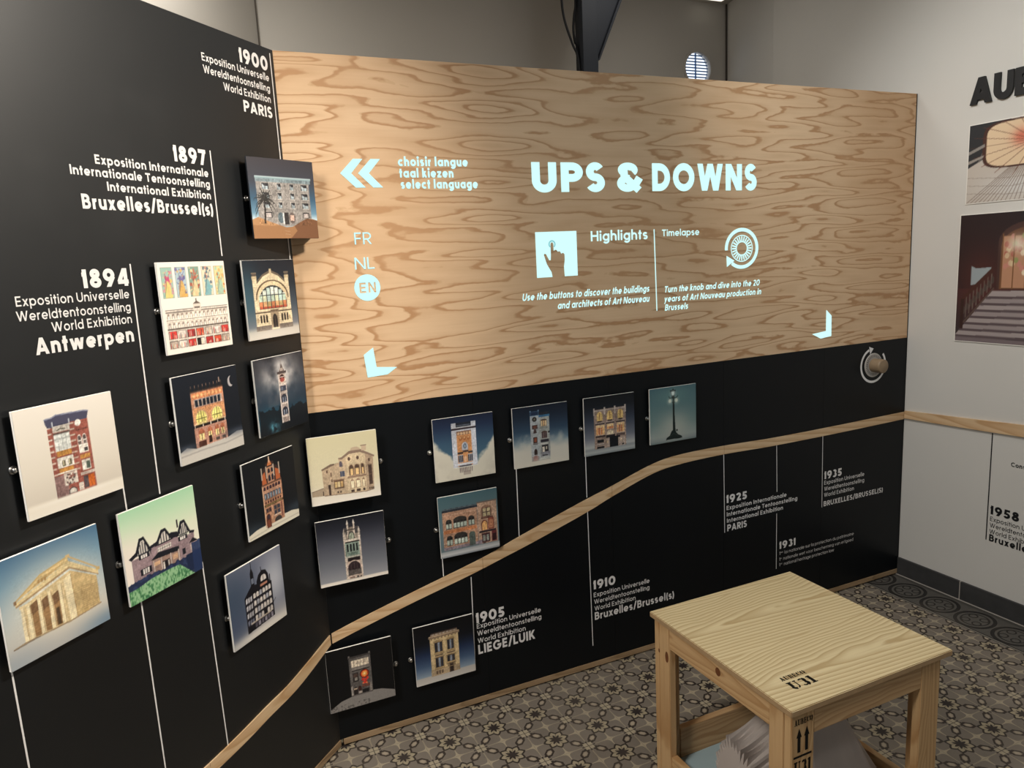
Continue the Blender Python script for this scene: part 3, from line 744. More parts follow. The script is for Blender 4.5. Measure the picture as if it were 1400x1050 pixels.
def art_red():
    a = Art('ded6c8', seed=7); a.vg((0, 'e9e2d6'), (.11, 'e6dece'), (.14, 'd2c9bb'), (.4, 'ded6c8'), (1, 'ece5da'))
    a.rect(.29, .12, .705, .825, '98584c', tex=.18); a.rect(.29, .12, .42, .32, '8a6d6a', tex=.25)
    for k in range(9): a.rect(.292, .33+k*.055, .33, .345+k*.055, 'd8c9bb'); a.rect(.50, .33+k*.055, .56, .345+k*.055, 'c9b3a4')
    a.poly([(.275, .865), (.341, .868), (.395, .885), (.672, .875), (.725, .862), (.70, .79), (.51, .795), (.50, .775), (.30, .78), (.284, .81)], '4b4b60')
    a.line([(.275, .863), (.35, .868), (.395, .885), (.672, .873), (.725, .862)], .012, '8a8fa4'); a.rect(.345, .725, .355, .83, 'cdd2d8'); a.rect(.51, .77, .522, .83, 'cdd2d8')
    a.rect(.345, .725, .515, .785, 'cfc8be'); a.line([(.38, .74), (.42, .755), (.47, .745)], .012, '6d6a5c'); a.ell(.60, .77, .032, .032, 'e9e3da')
    a.rect(.345, .545, .505, .705, 'd9dbd6'); a.rect(.345, .705, .515, .72, '4d443f'); a.rect(.345, .655, .505, .662, '9fa3a0')
    for x in (.38, .42, .46): a.rect(x, .55, x+.006, .70, 'a9aeab')
    a.rect(.35, .50, .50, .548, 'b98545', tex=.4); a.rect(.345, .39, .508, .485, 'e2dcd2'); 
    for x in (.39, .45): a.rect(x, .40, x+.035, .455, '6b6450'); a.rect(x+.006, .41, x+.016, .45, 'd8cfae')
    a.rect(.35, .345, .495, .385, 'b98545', tex=.4); a.rect(.33, .335, .52, .347, 'cfc5b8')
    a.rect(.385, .215, .52, .33, 'cbbfb4'); 
    for i in range(34): x, y = .385+a.rng.random()*.12, .215+a.rng.random()*.10; a.ell(x, y, .010, .010, ['5c4b48', '8a5a50', 'd8d0c6'][i % 3])
    a.arch(.41, .125, .50, .185, '4a4040', .7); a.arch(.42, .128, .49, .175, 'c9c2b8', .7)
    for k in range(12): a.rect(.565+k*.011, .695, .571+k*.011, .712, '4f2c28')
    for x in (.572, .625):
        a.arch(x, .555, x+.045, .655, 'efe9e0', .5); a.arch(x+.007, .60, x+.038, .645, '594a48', .5); a.rect(x+.006, .56, x+.038, .59, '6d5e5a')
    a.rect(.575, .475, .675, .555, 'e9e2d8'); a.rect(.63, .485, .665, .52, '4a4444'); a.rect(.575, .42, .68, .46, 'bf8a4a', tex=.4); a.rect(.585, .305, .675, .405, 'd9d2c6'); a.rect(.63, .315, .668, .385, '4f5a50'); a.rect(.595, .315, .62, .385, 'efece4')
    a.rect(.555, .265, .705, .29, 'c9b8ac'); a.rect(.575, .135, .625, .25, '554a4c'); a.rect(.628, .135, .69, .25, 'c2652c'); a.rect(.655, .14, .66, .245, '8a441c')
    a.rect(.52, .13, .57, .20, 'cfc3b8', tex=.3)
    a.rect(.29, .112, .42, .122, 'b7aa9c'); a.glow(.5, .10, .5, .02, 'efe9de', .9)
    a.facade(.29, .12, .705, .80, .26)
    return a
def art_house():
    a = Art(seed=8); a.vg((0, 'b7d6ae'), (.25, 'f3e9dc'), (.6, 'e2e6cd'), (.8, 'c5e0be'), (1, 'a6d5ae'))
    a.glow(.02, .45, .3, .3, 'f3e6dc', .8)
    wl, dk, cr = '9a8489', '1c1d26', 'd6cfc6'
    a.poly([(.082, .20), (.082, .47), (.93, .47), (.905, .20)], wl); a.poly([(.30, .53), (.40, .55), (.62, .58), (.70, .56), (.70, .50), (.33, .44)], dk)
    a.poly([(.33, .44), (.33, .505), (.52, .53), (.70, .50), (.70, .44)], wl); a.rect(.33, .20, .70, .45, wl)
    for (x0, xp, x1, yb, yp) in ((.145, .234, .325, .49, .665), (.405, .517, .617, .505, .655), (.70, .785, .862, .50, .655)):
        a.poly([(x0-.02, yb), (xp-.03, yp), (xp+.03, yp+.005), (x1+.02, yb)], dk); a.poly([(x0+.015, yb), (xp-.015, yp-.035), (xp+.02, yp-.03), (x1-.012, yb)], cr)
        for k in range(5):
            x = x0+.03+k*(x1-x0-.05)/4.5; t = min(yp-.04, yb+.15*(1-abs(x-xp)/(x1-x0)*1.7)); a.rect(x, yb, x+.011, max(t, yb+.02), dk)
        a.rect(x0+.02, yb-.004, x1-.01, yb+.008, dk)
    a.poly([(.054, .495), (.145, .535), (.165, .50), (.08, .465)], dk); a.poly([(.86, .51), (.94, .49), (.93, .465), (.86, .475)], dk); a.rect(.70, .60, .722, .69, '2a2028')
    for x0, y0, x1, y1 in ((.172, .438, .308, .49), (.172, .264, .315, .333), (.413, .43, .60, .478), (.70, .437, .83, .488)):
        a.rect(x0, y0, x1, y1, dk); q = (x1-x0)
        for k in range(3): a.rect(x0+q*(.22+k*.2), y0+.008, x0+q*(.38+k*.2), y1-.008, 'e9e2dc')
    a.rect(.413, .43, .60, .478, cr)
    for k in range(6): a.rect(.42+k*.03, .435, .425+k*.03, .475, '4a4046'); a.rect(.415, .455, .60, .459, '4a4046')
    a.rect(.74, .27, .782, .34, dk); a.rect(.33, .22, .70, .37, '9f8378'); a.poly([(.315, .375), (.42, .43), (.70, .395), (.695, .345)], dk)
    for x in (.34, .44, .57, .68): a.rect(x, .21, x+.014, .36, 'c9bcb4')
    a.rect(.46, .205, .555, .31, '231d22'); a.rect(.465, .215, .485, .30, 'd9d0c6'); a.rect(.53, .215, .55, .30, 'd9d0c6'); a.rect(.35, .30, .43, .34, 'd9b08c'); a.rect(.60, .27, .67, .33, 'd0a888')
    a.poly([(.85, .25), (.85, .365), (.965, .36), (.965, .25)], 'b39a98'); a.poly([(.84, .365), (.905, .415), (.975, .36)], dk)
    for k in range(3): a.rect(.86+k*.035, .27, .882+k*.035, .345, 'e4d6cc')
    nz = a.noise(22, 22, 3); hed = (a.V < .235+.05*(nz-.5)+.06*np.clip(a.U-.8, 0, 1)*3) & (a.V > .05); a.blend(hed*.96, '1f2a48')
    a.blend((hed & (nz > .58))*.5, '3c4c74')
    gr = (a.V < .155+.10*np.clip(a.U-.1, 0, 1)*np.clip(1-(a.U-.1)/.75, 0, 1)*2.0+.01*(nz-.5)) & (a.V < .24-(a.U-.62)*.95); a.blend(gr*1.0, '5f9a66')
    bl = a.noise(75, 34, 3); a.blend((gr & (bl > .5))*.6, 'b9d8b0'); a.blend((gr & (bl < .38))*.6, '2a5c40')
    a.blend(((a.V < .25) & (a.U > .78) & ~gr)*.9, '1d2844'); a.blend(((a.V < .30+.1*nz) & (a.U > .87))*.9, '24345a')
    a.facade(.09, .22, .92, .465, .14)
    return a
def art_temple():
    a = Art(seed=9); a.vg((0, 'b9b3ac'), (.2, 'cfc8bc'), (.45, '9fb2bd'), (.75, '5e88a6'), (1, '43698a'))
    a.glow(.5, .5, .48, .36, 'f2e8d2', .95); a.glow(.02, .02, .4, .2, '9aa6b0', .7); a.glow(1, .02, .35, .12, '6f8aa0', .8)
    st, lt, dk, sh = 'd8c193', 'efdfb8', 'a27f52', '7d5f44'
    a.poly([(.17, .20), (.17, .52), (.66, .66), (.92, .50), (.917, .215), (.605, .185)], st)
    a.poly([(.61, .19), (.66, .66), (.92, .50), (.917, .215)], 'cfb482')
    for k in range(13): a.line([(.74, .235+k*.019), (.90, .235+k*.016)], .005, dk, .55)
    for (x0, x1) in ((.235, .335), (.345, .44), (.45, .545)): a.poly([(x0, .205), (x0, .50), (x1, .54), (x1, .20)], '9f7c55'); a.poly([(x0, .40), (x0, .50), (x1, .54), (x1, .44)], sh)
    for k in range(8): a.line([(.235, .225+k*.028), (.55, .222+k*.032)], .004, '836444', .6)
    a.rect(.475, .21, .51, .37, '50402f')
    for x, t in ((.182, .515), (.235, .515), (.338, .545), (.44, .565), (.545, .585)):
        w = .038; a.poly([(x-w/2-.004, .20), (x-w/2, t), (x+w/2, t+.01), (x+w/2+.004, .20)], lt); a.line([(x+w/2-.004, .20), (x+w/2-.006, t)], .008, dk, .6); a.rect(x-w*.75, t-.005, x+w*.75, t+.02, 'e3d0a4')
    a.poly([(.60, .19), (.585, .60), (.665, .64), (.672, .19)], lt); a.line([(.672, .19), (.662, .62)], .008, dk, .7)
    a.poly([(.125, .55), (.125, .58), (.66, .755), (.945, .545), (.945, .505), (.66, .70)], 'e2cd9d'); a.poly([(.125, .55), (.66, .70), (.945, .505), (.945, .495), (.66, .68), (.13, .535)], dk, .8)
    a.poly([(.125, .59), (.38, .735), (.66, .795), (.66, .755)], 'd9c08c'); a.line([(.125, .59), (.38, .74), (.66, .80), (.95, .565)], .014, 'c9ad78'); a.poly([(.22, .625), (.40, .71), (.60, .755), (.60, .745)], 'b99a68', .7)
    for x in (.36, .39, .42): a.ell(x, .685, .01, .018, 'b08f60')
    a.rect(.64, .79, .68, .815, 'd2b684'); a.rect(.925, .545, .965, .575, 'c9ad78'); a.rect(.115, .565, .14, .60, '8a6c50')
    a.line([(.05, .18), (.17, .195), (.60, .185), (.93, .215)], .014, 'a58f70'); a.line([(.05, .178), (.3, .19)], .010, '6b5f54', .7); a.rect(.72, .20, .80, .24, 'c7ab78')
    a.grain(.1, .18, .96, .82, .08, 90, 90)
    a.facade(.12, .19, .95, .80, .12, 30, [(.17, .20), (.14, .57), (.38, .73), (.66, .79), (.94, .55), (.917, .215), (.605, .185)])
    return a
def art_gable():
    a = Art(seed=10); a.vg((0, '12171c'), (1, '101318')); a.glow(.05, .1, .3, .1, '3a444e', .7); a.glow(.95, .16, .25, .08, '333c46', .8)
    a.poly([(0, 0), (0, .075), (.15, .105), (.33, .11), (.70, .135), (.86, .13), (1, .10), (1, 0)], 'ded8c6', tex=.06); a.line([(0, .03), (.4, .05), (1, .05)], .02, 'b9b2a2', .6)
    br, or_ = 'b98a6e', 'b5623c'
    a.rect(.33, .09, .70, .635, br, tex=.15)
    a.poly([(.325, .63), (.325, .79), (.365, .80), (.365, .84), (.42, .85), (.43, .90), (.47, .91), (.50, .985), (.535, .91), (.58, .90), (.59, .85), (.65, .82), (.655, .80), (.70, .79), (.70, .63)], '3a2a28')
    a.poly([(.335, .635), (.345, .76), (.40, .80), (.42, .635)], or_, tex=.2); a.poly([(.60, .63), (.60, .80), (.68, .76), (.69, .635)], or_, tex=.2); a.poly([(.455, .86), (.50, .955), (.55, .86)], 'c87848', tex=.2); a.poly([(.44, .63), (.44, .845), (.57, .845), (.57, .63)], 'b98a6e')
    for x in (.34, .43, .57, .68): a.rect(x-.01, .70, x+.012, .86, 'b7a898')
    for x in (.46, .52): a.arch(x, .655, x+.042, .74, '262632', .5); a.arch(x, .765, x+.042, .825, '262632', .5)
    a.rect(.49, .90, .51, .98, 'd6b8a0'); a.rect(.32, .615, .705, .64, '6b4a3c')
    for k in range(6): a.arch(.345+k*.057, .555, .388+k*.057, .605, '3a2832', .5)
    a.rect(.32, .52, .70, .545, 'b89078'); 
    for k in range(6): a.rect(.35+k*.055, .435, .395+k*.055, .515, '46505e'); a.rect(.356+k*.055, .44, .374+k*.055, .50, '97a6b2')
    a.rect(.33, .415, .70, .432, '9c7058')
    for k in range(7): a.rect(.35+k*.048, .375, .38+k*.048, .41, '4a2a26')
    a.rect(.325, .335, .70, .368, '5c4630'); a.rect(.36, .345, .67, .358, '8f7a4e')
    a.win(.50, .185, .63, .315, 2, '3a3f4c', '8a6a58', 1); a.rect(.49, .17, .64, .187, 'd9c3b0'); a.win(.35, .255, .46, .315, 2, '39303a', '7a5846', 0)
    a.arch(.345, .055, .43, .24, '5a3028', .3); a.arch(.36, .06, .415, .16, '7d4634', .1); a.rect(.365, .17, .41, .225, '39303a'); a.arch(.50, .095, .64, .155, '3d3836', .7); a.rect(.46, .09, .48, .34, 'c79a7c'); a.rect(.65, .12, .67, .33, '7b4a44')
    a.rect(.32, .07, .335, .62, 'd0ad90')
    a.facade(.325, .1, .70, .62, .28)
    return a
def art_store():
    a = Art(seed=11); a.vg((0, 'cfc9c0'), (.1, 'a8a5a6'), (.3, '6b7080'), (.7, '5d6478'), (1, '6b6f80'))
    a.glow(.82, .6, .28, .35, 'c9cbd2', .8); a.glow(.05, .55, .35, .5, '3a4a5e', .8); a.glow(.02, .25, .3, .25, '45506a', .6); a.glow(.5, .04, .8, .07, 'e6e0d6', .8)
    k0 = '16151b'; gl = 'd9d2cc'
    a.poly([(.262, .10), (.262, .575), (.34, .64), (.40, .69), (.77, .60), (.77, .12)], k0)
    a.poly([(.395, .64), (.395, .84), (.425, .92), (.455, .84), (.46, .64)], k0); a.line([(.425, .9), (.425, 1.0)], .008, k0)
    a.poly([(.50, .60), (.50, .70), (.54, .77), (.61, .81), (.68, .79), (.72, .72), (.735, .60)], k0); a.line([(.60, .80), (.595, .86)], .010, k0); a.rect(.735, .58, .755, .70, k0)
    a.arch(.575, .665, .68, .745, gl, .6); a.line([(.625, .665), (.625, .745)], .008, k0); a.rect(.405, .70, .45, .77, '6f7686')
    a.rect(.56, .605, .69, .635, 'b9816a'); 
    for r in range(4):
        y0 = .205+r*.098; 
        for k in range(6):
            x0 = .415+k*.057; 
            if a.rng.random() > .10: a.arch(x0, y0+.012*r*.2, x0+.045, y0+.072, gl if a.rng.random() > .25 else 'a5a6ae', .3)
        for k in range(3): a.poly([(.278+k*.042, y0-.01), (.31+k*.042, y0), (.31+k*.042, y0+.065), (.278+k*.042, y0+.05)], 'b9b8bd' if r else '6d7080')
        a.line([(.262, y0-.018), (.40, y0-.012), (.77, y0-.018)], .014, '2a2730')
    for k in range(6): a.rect(.40+k*.06, .125, .44+k*.06, .185, '8a8590' if k % 2 else '5a5560')
    a.rect(.33, .195, .72, .215, 'cdbfae', .8); a.line([(.77, .30), (.82, .34)], .008, k0)
    a.facade(.26, .11, .77, .60, .2)
    return a
def art_mansion():
    a = Art(seed=12); a.vg((0, 'ece4d8'), (.12, 'e4dccb'), (.3, 'ddd3b4'), (1, 'd4cba6'))
    st, lt, dk = 'c9b193', 'd9c4a2', '5a463c'
    a.poly([(.013, .14), (.013, .21), (.185, .245), (.19, .13)], 'a8967f', tex=.2); a.line([(.013, .21), (.185, .247)], .010, '7f6d5c')
    a.poly([(.185, .13), (.18, .50), (.30, .565), (.43, .59), (.53, .63), (.53, .112), (.275, .124)], 'bfa88c'); a.poly([(.43, .12), (.425, .655), (.53, .655), (.53, .112)], st)
    a.poly([(.525, .112), (.535, .69), (.66, .715), (.81, .68), (.797, .10)], lt); a.poly([(.797, .10), (.81, .68), (.925, .61), (.905, .116)], 'b79f85')
    a.poly([(.17, .52), (.20, .535), (.31, .585), (.36, .585), (.36, .565), (.18, .50)], '7f6a5a'); a.poly([(.425, .655), (.47, .66), (.58, .735), (.74, .745), (.945, .622), (.94, .598), (.735, .70), (.58, .69), (.47, .625), (.425, .64)], '8c7666')
    a.poly([(.60, .735), (.615, .775), (.65, .785), (.70, .785), (.74, .76), (.745, .735)], 'c2ac92'); a.rect(.765, .715, .832, .79, 'c9b298'); a.rect(.755, .785, .842, .80, '8f7968')
    for x in (.575, .70): a.ell(x, .62, .020, .028, dk)
    a.ell(.862, .565, .014, .026, dk)
    for x, w in ((.567, .06), (.645, .07), (.738, .045)):
        a.arch(x-.008, .365, x+w+.008, .535, 'b39477', .3); a.arch(x, .37, x+w, .525, dk, .3); a.rect(x+.012, .375, x+w-.01, .47, 'ecc88e')
        a.arch(x, .175, x+w, .315, '9c7f68', .4); a.rect(x+.010, .18, x+w-.008, .285, 'f3e6c4'); a.rect(x+.004, .118, x+w-.01, .155, '4a3a34')
    a.rect(.535, .345, .81, .362, '8a6f5f'); a.rect(.53, .33, .80, .345, 'a88c74')
    for y in (.33, .19): a.rect(.84, y, .897, y+.165, '6b5548'); a.rect(.85, y+.01, .868, y+.15, '453630'); a.rect(.873, y+.01, .89, y+.15, '453630')
    for x in (.845, .875, .90): a.rect(x-.012, .12, x+.006, .15, '4a3a34')
    a.arch(.43, .52, .475, .605, '5e5660', .5); a.rect(.43, .375, .495, .455, '4d5366'); a.rect(.455, .375, .463, .455, 'a9a4a0')
    a.rect(.335, .205, .475, .335, '6b5142'); 
    for k in range(3): a.rect(.345+k*.042, .225, .378+k*.042, .31, ['e9c98e', 'efd9a8', 'd9b47a'][k])
    a.rect(.325, .33, .49, .345, '8a6f5c'); a.rect(.37, .14, .392, .17, '4a3a34'); a.rect(.41, .14, .432, .17, '4a3a34')
    a.rect(.235, .46, .262, .50, '6a5244'); a.rect(.295, .40, .312, .46, '6a5244'); a.rect(.30, .32, .315, .36, '6a5244'); a.poly([(.255, .128), (.25, .28), (.285, .28), (.28, .125)], '3f302b'); a.rect(.165, .135, .182, .20, '4a3a34')
    a.line([(.185, .13), (.53, .112), (.80, .10), (.905, .116)], .012, '8f7b69'); a.grain(.01, .10, .95, .8, .05, 90, 90)
    a.facade(.19, .11, .92, .76, .16, 30, [(.19, .125), (.185, .5), (.31, .575), (.43, .6), (.58, .70), (.735, .71), (.92, .605), (.905, .116)])
    return a
def art_arch_tower():
    a = Art(seed=13); a.vg((0, 'efe6da'), (.045, 'e6ddd0'), (.06, '94959a'), (.3, '6d7078'), (.6, '4b4d57'), (.85, '23252e'), (1, '15161d'))
    st = 'c4b6a8'
    a.rect(.385, .045, .63, .735, '8f8478'); a.rect(.44, .70, .555, .90, '7e746a')
    for x in (.385, .60): a.rect(x-.005, .045, x+.03, .76, st, tex=.3); a.poly([(x-.008, .755), (x+.033, .755), (x+.012, .84)], 'd5c9bc')
    for x in (.445, .535): a.rect(x-.005, .68, x+.022, .90, st); a.poly([(x-.01, .89), (x+.027, .89), (x+.008, .96)], 'd9cec2')
    a.rect(.465, .84, .535, .90, '2b2a30'); a.rect(.44, .79, .56, .81, '4a423e'); a.arch(.455, .66, .545, .775, '3a3634', .6); a.arch(.465, .66, .535, .755, 'a9b09c', .6); a.line([(.50, .66), (.50, .75)], .006, '5d6456')
    for x in (.40, .42, .57, .59): a.rect(x, .74, x+.010, .84, '5a524c')
    a.rect(.385, .625, .63, .655, 'd0c4b6'); a.rect(.40, .60, .61, .625, '2b2524'); a.rect(.395, .395, .605, .605, '86968a')
    for k in range(4): a.rect(.42+k*.045, .47, .445+k*.045, .585, '14181a')
    a.rect(.43, .41, .58, .45, '6d7f74', tex=.4); a.rect(.39, .375, .61, .398, 'b9b6aa'); a.rect(.42, .315, .60, .375, '241d1e')
    a.rect(.41, .085, .605, .32, 'b09a8c'); a.ell(.505, .215, .112, .115, 'c9b4a6'); a.ell(.505, .215, .092, .098, '2f2326'); a.rect(.41, .10, .605, .185, '5a5350'); a.rect(.43, .19, .58, .215, '2f2326')
    for x in (.455, .50, .545): a.rect(x, .13, x+.006, .30, '5a4648')
    a.rect(.41, .055, .61, .095, 'cdb9aa'); a.rect(.425, .06, .50, .078, '7c6158'); a.rect(.53, .05, .56, .085, '4a4440'); a.rect(.58, .05, .605, .075, '6a5c54')
    a.facade(0.38, 0.05, 0.635, 0.9, 0.32)
    return a
def art_white_tower():
    a = Art(seed=14); a.vg((0, '5d7a8a'), (.3, '4c6c80'), (.6, '3a566e'), (.85, '22304a'), (1, '1a2238'))
    nz = a.noise(7, 7, 5); hgt = np.interp(a.U, [0, .1, .29, .5, .71, .88, 1], [.64, .55, .34, .25, .30, .48, .62])
    a.blend(np.clip((hgt+.16*(nz-.5)-a.V)*14+.2, 0, 1)*.97, 'd9d3c2'); a.blend(np.clip((hgt-.1-a.V)*3, 0, 1)*np.clip((nz-.45)*2, 0, .4), 'b9b3a6')
    wh = 'c6c9d2'
    a.rect(.30, .19, .70, .90, wh); a.rect(.375, .82, .625, .90, '22262f'); a.rect(.385, .845, .615, .86, '59606c'); a.rect(.30, .785, .70, .815, '3a3238'); a.rect(.305, .815, .695, .83, 'd9dbe0')
    a.rect(.38, .20, .62, .765, 'c98f5e', tex=.15); a.rect(.38, .70, .62, .765, '8a6a58')
    for k in range(5): a.ell(.41+k*.048, .725, .020, .022, 'd9b48c')
    for k in range(3): a.ell(.44+k*.065, .645, .026, .036, 'a8643c'); a.ell(.44+k*.065, .655, .015, .02, 'd9a878')
    a.arch(.455, .455, .555, .585, 'b9bcc6', .5); a.ell(.505, .52, .028, .042, '5c6a7c'); a.ell(.505, .52, .016, .026, '94a4b4')
    a.rect(.38, .40, .47, .43, '3a302f'); a.rect(.47, .42, .56, .45, '4a3c3a'); a.rect(.555, .40, .63, .43, '3a302f')
    for x in (.385, .545): a.rect(x, .265, x+.085, .385, 'b3b5bd'); [a.rect(x+.005+k*.027, .27, x+.026+k*.027, .375, '3c3a44') for k in range(3)]
    a.ell(.505, .31, .026, .05, 'd8b090'); a.rect(.38, .22, .63, .255, 'd0d2d8'); a.rect(.40, .195, .60, .22, '4a4650')
    for k in range(8): a.rect(.40+k*.028, .10, .415+k*.028, .18, '6d5c60')
    a.rect(.46, .06, .58, .12, '5a4648', .7); a.glow(.5, .08, .25, .06, 'd9d3c2', .55)
    a.line([(.30, .55), (.375, .55)], .006, 'a6a9b4'); a.line([(.30, .40), (.375, .40)], .006, 'a6a9b4'); a.line([(.625, .5), (.70, .5)], .006, 'a6a9b4')
    a.facade(.3, .18, .7, .9, .16)
    return a
def art_long():
    a = Art(seed=15); a.vg((0, '7d838a'), (.045, 'c4c6c6'), (.095, '9fa3a6'), (.11, '5f7278'), (.5, '5d757c'), (1, '47636b'))
    br = 'b08a72'; a.rect(.06, .12, .64, .74, br, tex=.08); a.rect(.06, .12, .64, .17, '8d8088'); a.rect(.645, .11, .975, .80, 'b59680', tex=.08)
    a.poly([(.055, .74), (.055, .775), (.65, .775), (.65, .74)], '2b3038'); a.rect(.07, .775, .64, .79, '5b666c'); a.rect(.635, .79, .985, .815, '6b5f58')
    for k in range(6): a.rect(.10+k*.09, .785, .14+k*.09, .80, '46525a')
    for y in (.69, .43, .23): a.rect(.06, y, .64, y+.006, 'd6c3b0')
    a.rect(.07, .39, .62, .445, 'bb7a52', tex=.25)
    gl, fr = 'b8c4b8', '35322f'
    for y0, y1 in ((.46, .60), (.19, .335)):
        for x0, x1, n, up_ in ((.11, .21, 2, .02), (.235, .46, 4, .045), (.485, .59, 2, .02)):
            if y0 < .3 and x0 > .48: a.arch(x0, .125, x1, y1+.02, '55605a', .2); a.rect(x0+.045, .125, x0+.05, y1-.03, '3a423e'); continue
            a.arch(x0, y0, x1, y1+up_, fr, .32); d = (x1-x0)/n
            for k in range(n): a.rect(x0+k*d+.006, y0+.008, x0+(k+1)*d-.006, y1-.055, gl); a.rect(x0+k*d+.010, y1-.045, x0+(k+1)*d-.010, y1-.02, '1d1c1e')
    a.arch(.71, .545, .89, .745, '8a6a58', .35); a.win(.73, .555, .87, .70, 2, ['c2b48e', 'b8a986'], '5a4a42', 1, .25); a.rect(.70, .52, .91, .545, '5b3c34')
    a.arch(.70, .33, .81, .50, '6e3a30', .4); a.arch(.715, .335, .80, .48, 'd8a66c', .4); a.rect(.82, .33, .92, .52, '8a4a3c'); a.rect(.835, .35, .905, .49, 'b07a5c')
    a.rect(.66, .29, .95, .325, '30262a'); a.rect(.70, .13, .84, .28, '43262a'); a.rect(.72, .15, .76, .25, '8a9088'); a.rect(.78, .15, .82, .25, '8a9088'); a.rect(.87, .12, .96, .30, '5e2a2c'); a.rect(.885, .14, .945, .25, '2d1a1e')
    a.rect(.645, .11, .70, .18, '8c8088'); a.rect(.72, .11, .76, .125, '2a2428')
    a.facade(0.06, 0.115, 0.975, 0.79, 0.32)
    return a
def art_narrow():
    a = Art(seed=16); a.vg((0, 'd9d2c2'), (.25, 'c6c4ba'), (.4, '6d8492'), (.6, '30455a'), (.85, '1b2636'), (1, '151c2a'))
    nz = a.noise(6, 6, 5); a.blend(np.clip((.50+.35*(nz-.5)-a.V)*5, 0, 1)*.75, 'cfcabd')
    wl = 'a9aeb0'; a.rect(.312, .075, .47, .84, wl); a.rect(.47, .075, .655, .80, 'a3a6a2'); a.rect(.31, .83, .475, .91, '3a5068'); a.rect(.33, .845, .455, .90, '26344c'); a.rect(.31, .90, .33, .925, '6f8aa0'); a.rect(.455, .90, .475, .925, '6f8aa0')
    a.rect(.465, .80, .665, .835, '3f6c90'); a.rect(.48, .84, .65, .88, '2a2c34'); a.rect(.31, .825, .475, .838, '8fa6b8')
    a.ell(.39, .775, .042, .040, '2a2624'); a.ell(.39, .775, .018, .017, '7a7264')
    a.rect(.345, .615, .44, .68, '3f2a28'); a.rect(.36, .625, .425, .665, '6a4438'); a.rect(.375, .54, .41, .61, '3a2c2c'); a.poly([(.36, .545), (.425, .545), (.41, .60), (.375, .60)], '4c3a38')
    a.rect(.355, .38, .43, .48, '3a2826'); a.rect(.37, .40, .415, .465, '8a4c38'); a.rect(.35, .355, .435, .372, '5a5654'); a.arch(.365, .185, .42, .285, '33231f', .5)
    a.win(.50, .64, .61, .755, 3, ['ecd2a6', 'd9b487'], '6a5648', 0); a.arch(.50, .735, .61, .765, '57423a', .9); a.rect(.49, .61, .63, .63, '8a8a84')
    a.win(.51, .44, .61, .55, 3, '4b3a40', '7d6a5c', 0); a.arch(.505, .535, .615, .565, '53403a', .9); a.rect(.485, .375, .635, .425, '2e2c34'); a.rect(.63, .52, .655, .555, '2c2a2c')
    a.rect(.485, .34, .625, .365, 'c2c0b8'); a.rect(.505, .205, .625, .33, '262228'); a.rect(.515, .215, .555, .30, 'e6ddcc'); a.rect(.575, .25, .60, .30, 'cfc6b4'); a.rect(.48, .14, .655, .215, '85858a', tex=.3); a.rect(.51, .145, .61, .165, '3c3c40')
    a.rect(.315, .075, .45, .16, '8e8482', tex=.3); a.rect(.35, .08, .42, .17, '9b6a62', .7); a.glow(.48, .05, .25, .05, 'd9d2c2', .85)
    a.facade(.31, .09, .66, .88, .18)
    return a
def art_three():
    a = Art(seed=17); a.vg((0, '7f8688'), (.05, 'a9adab'), (.10, '8f9394'), (.14, 'b3b3b0'), (.3, '6d717c'), (.6, '333a48'), (.85, '14181f'), (1, '101318'))
    st = 'a08a7c'; a.rect(.195, .10, .82, .73, st, tex=.1)
    for x in (.19, .395, .60): a.rect(x, .40, x+.22, .78, '8f7a70'); a.rect(x-.006, .68, x+.02, .81, 'b7aaa0'); a.rect(x+.195, .68, x+.225, .81, 'b7aaa0'); a.rect(x+.02, .75, x+.2, .77, 'b0a298')
    for i, x in enumerate((.245, .445, .655)):
        a.poly([(x, .585), (x, .69), (x+.03, .735), (x+.085, .735), (x+.115, .69), (x+.115, .585)], 'd9b877'); a.rect(x+.05, .60, x+.064, .72, '8a5c38'); a.rect(x+.02, .56, x+.10, .585, '3a2c2a'); a.rect(x-.03, .515, x+.15, .545, '4a3c3a'); a.rect(x-.03, .54, x+.15, .553, 'b6a89c')
    for x0, x1 in ((.225, .40), (.44, .575), (.635, .79)):
        y0 = .335 if x0 != .44 else .415; a.rect(x0, y0, x1, .51, 'c2a890'); n = 4 if x0 != .44 else 3; d = (x1-x0)/n
        for k in range(n): a.rect(x0+k*d+.006, y0+.008, x0+(k+1)*d-.006, .465, ['d99a5c', 'b0643c', 'c27a48', 'e0b070'][k % 4]); a.rect(x0+k*d+.006, .47, x0+(k+1)*d-.006, .505, 'e2bf86')
    a.rect(.22, .295, .41, .325, '3b2f2e'); a.rect(.625, .28, .80, .32, '5a4a46'); a.arch(.44, .315, .575, .40, 'cbb89e', .5); a.rect(.455, .33, .50, .37, 'ead8b8'); a.rect(.515, .33, .56, .37, 'ead8b8'); a.rect(.42, .27, .60, .32, '241f24')
    a.rect(.49, .10, .66, .285, '10131a'); a.rect(.66, .25, .70, .285, '241f24'); a.rect(.43, .10, .49, .27, 'b09c90'); a.rect(.245, .205, .375, .255, '14151a'); a.rect(.24, .105, .38, .14, '14151a'); a.rect(.235, .15, .385, .195, '8a7c74'); a.rect(.24, .175, .38, .183, 'c2b6ac')
    a.rect(.665, .10, .80, .245, 'b3a093', tex=.1); a.rect(.735, .11, .775, .135, '1c1c20'); a.rect(.68, .11, .695, .135, '2c2a2c'); a.ell(.445, .20, .012, .02, 'ecd2a0'); a.ell(.72, .20, .02, .03, 'cdb89e')
    a.facade(0.19, 0.1, 0.825, 0.78, 0.32)
    return a
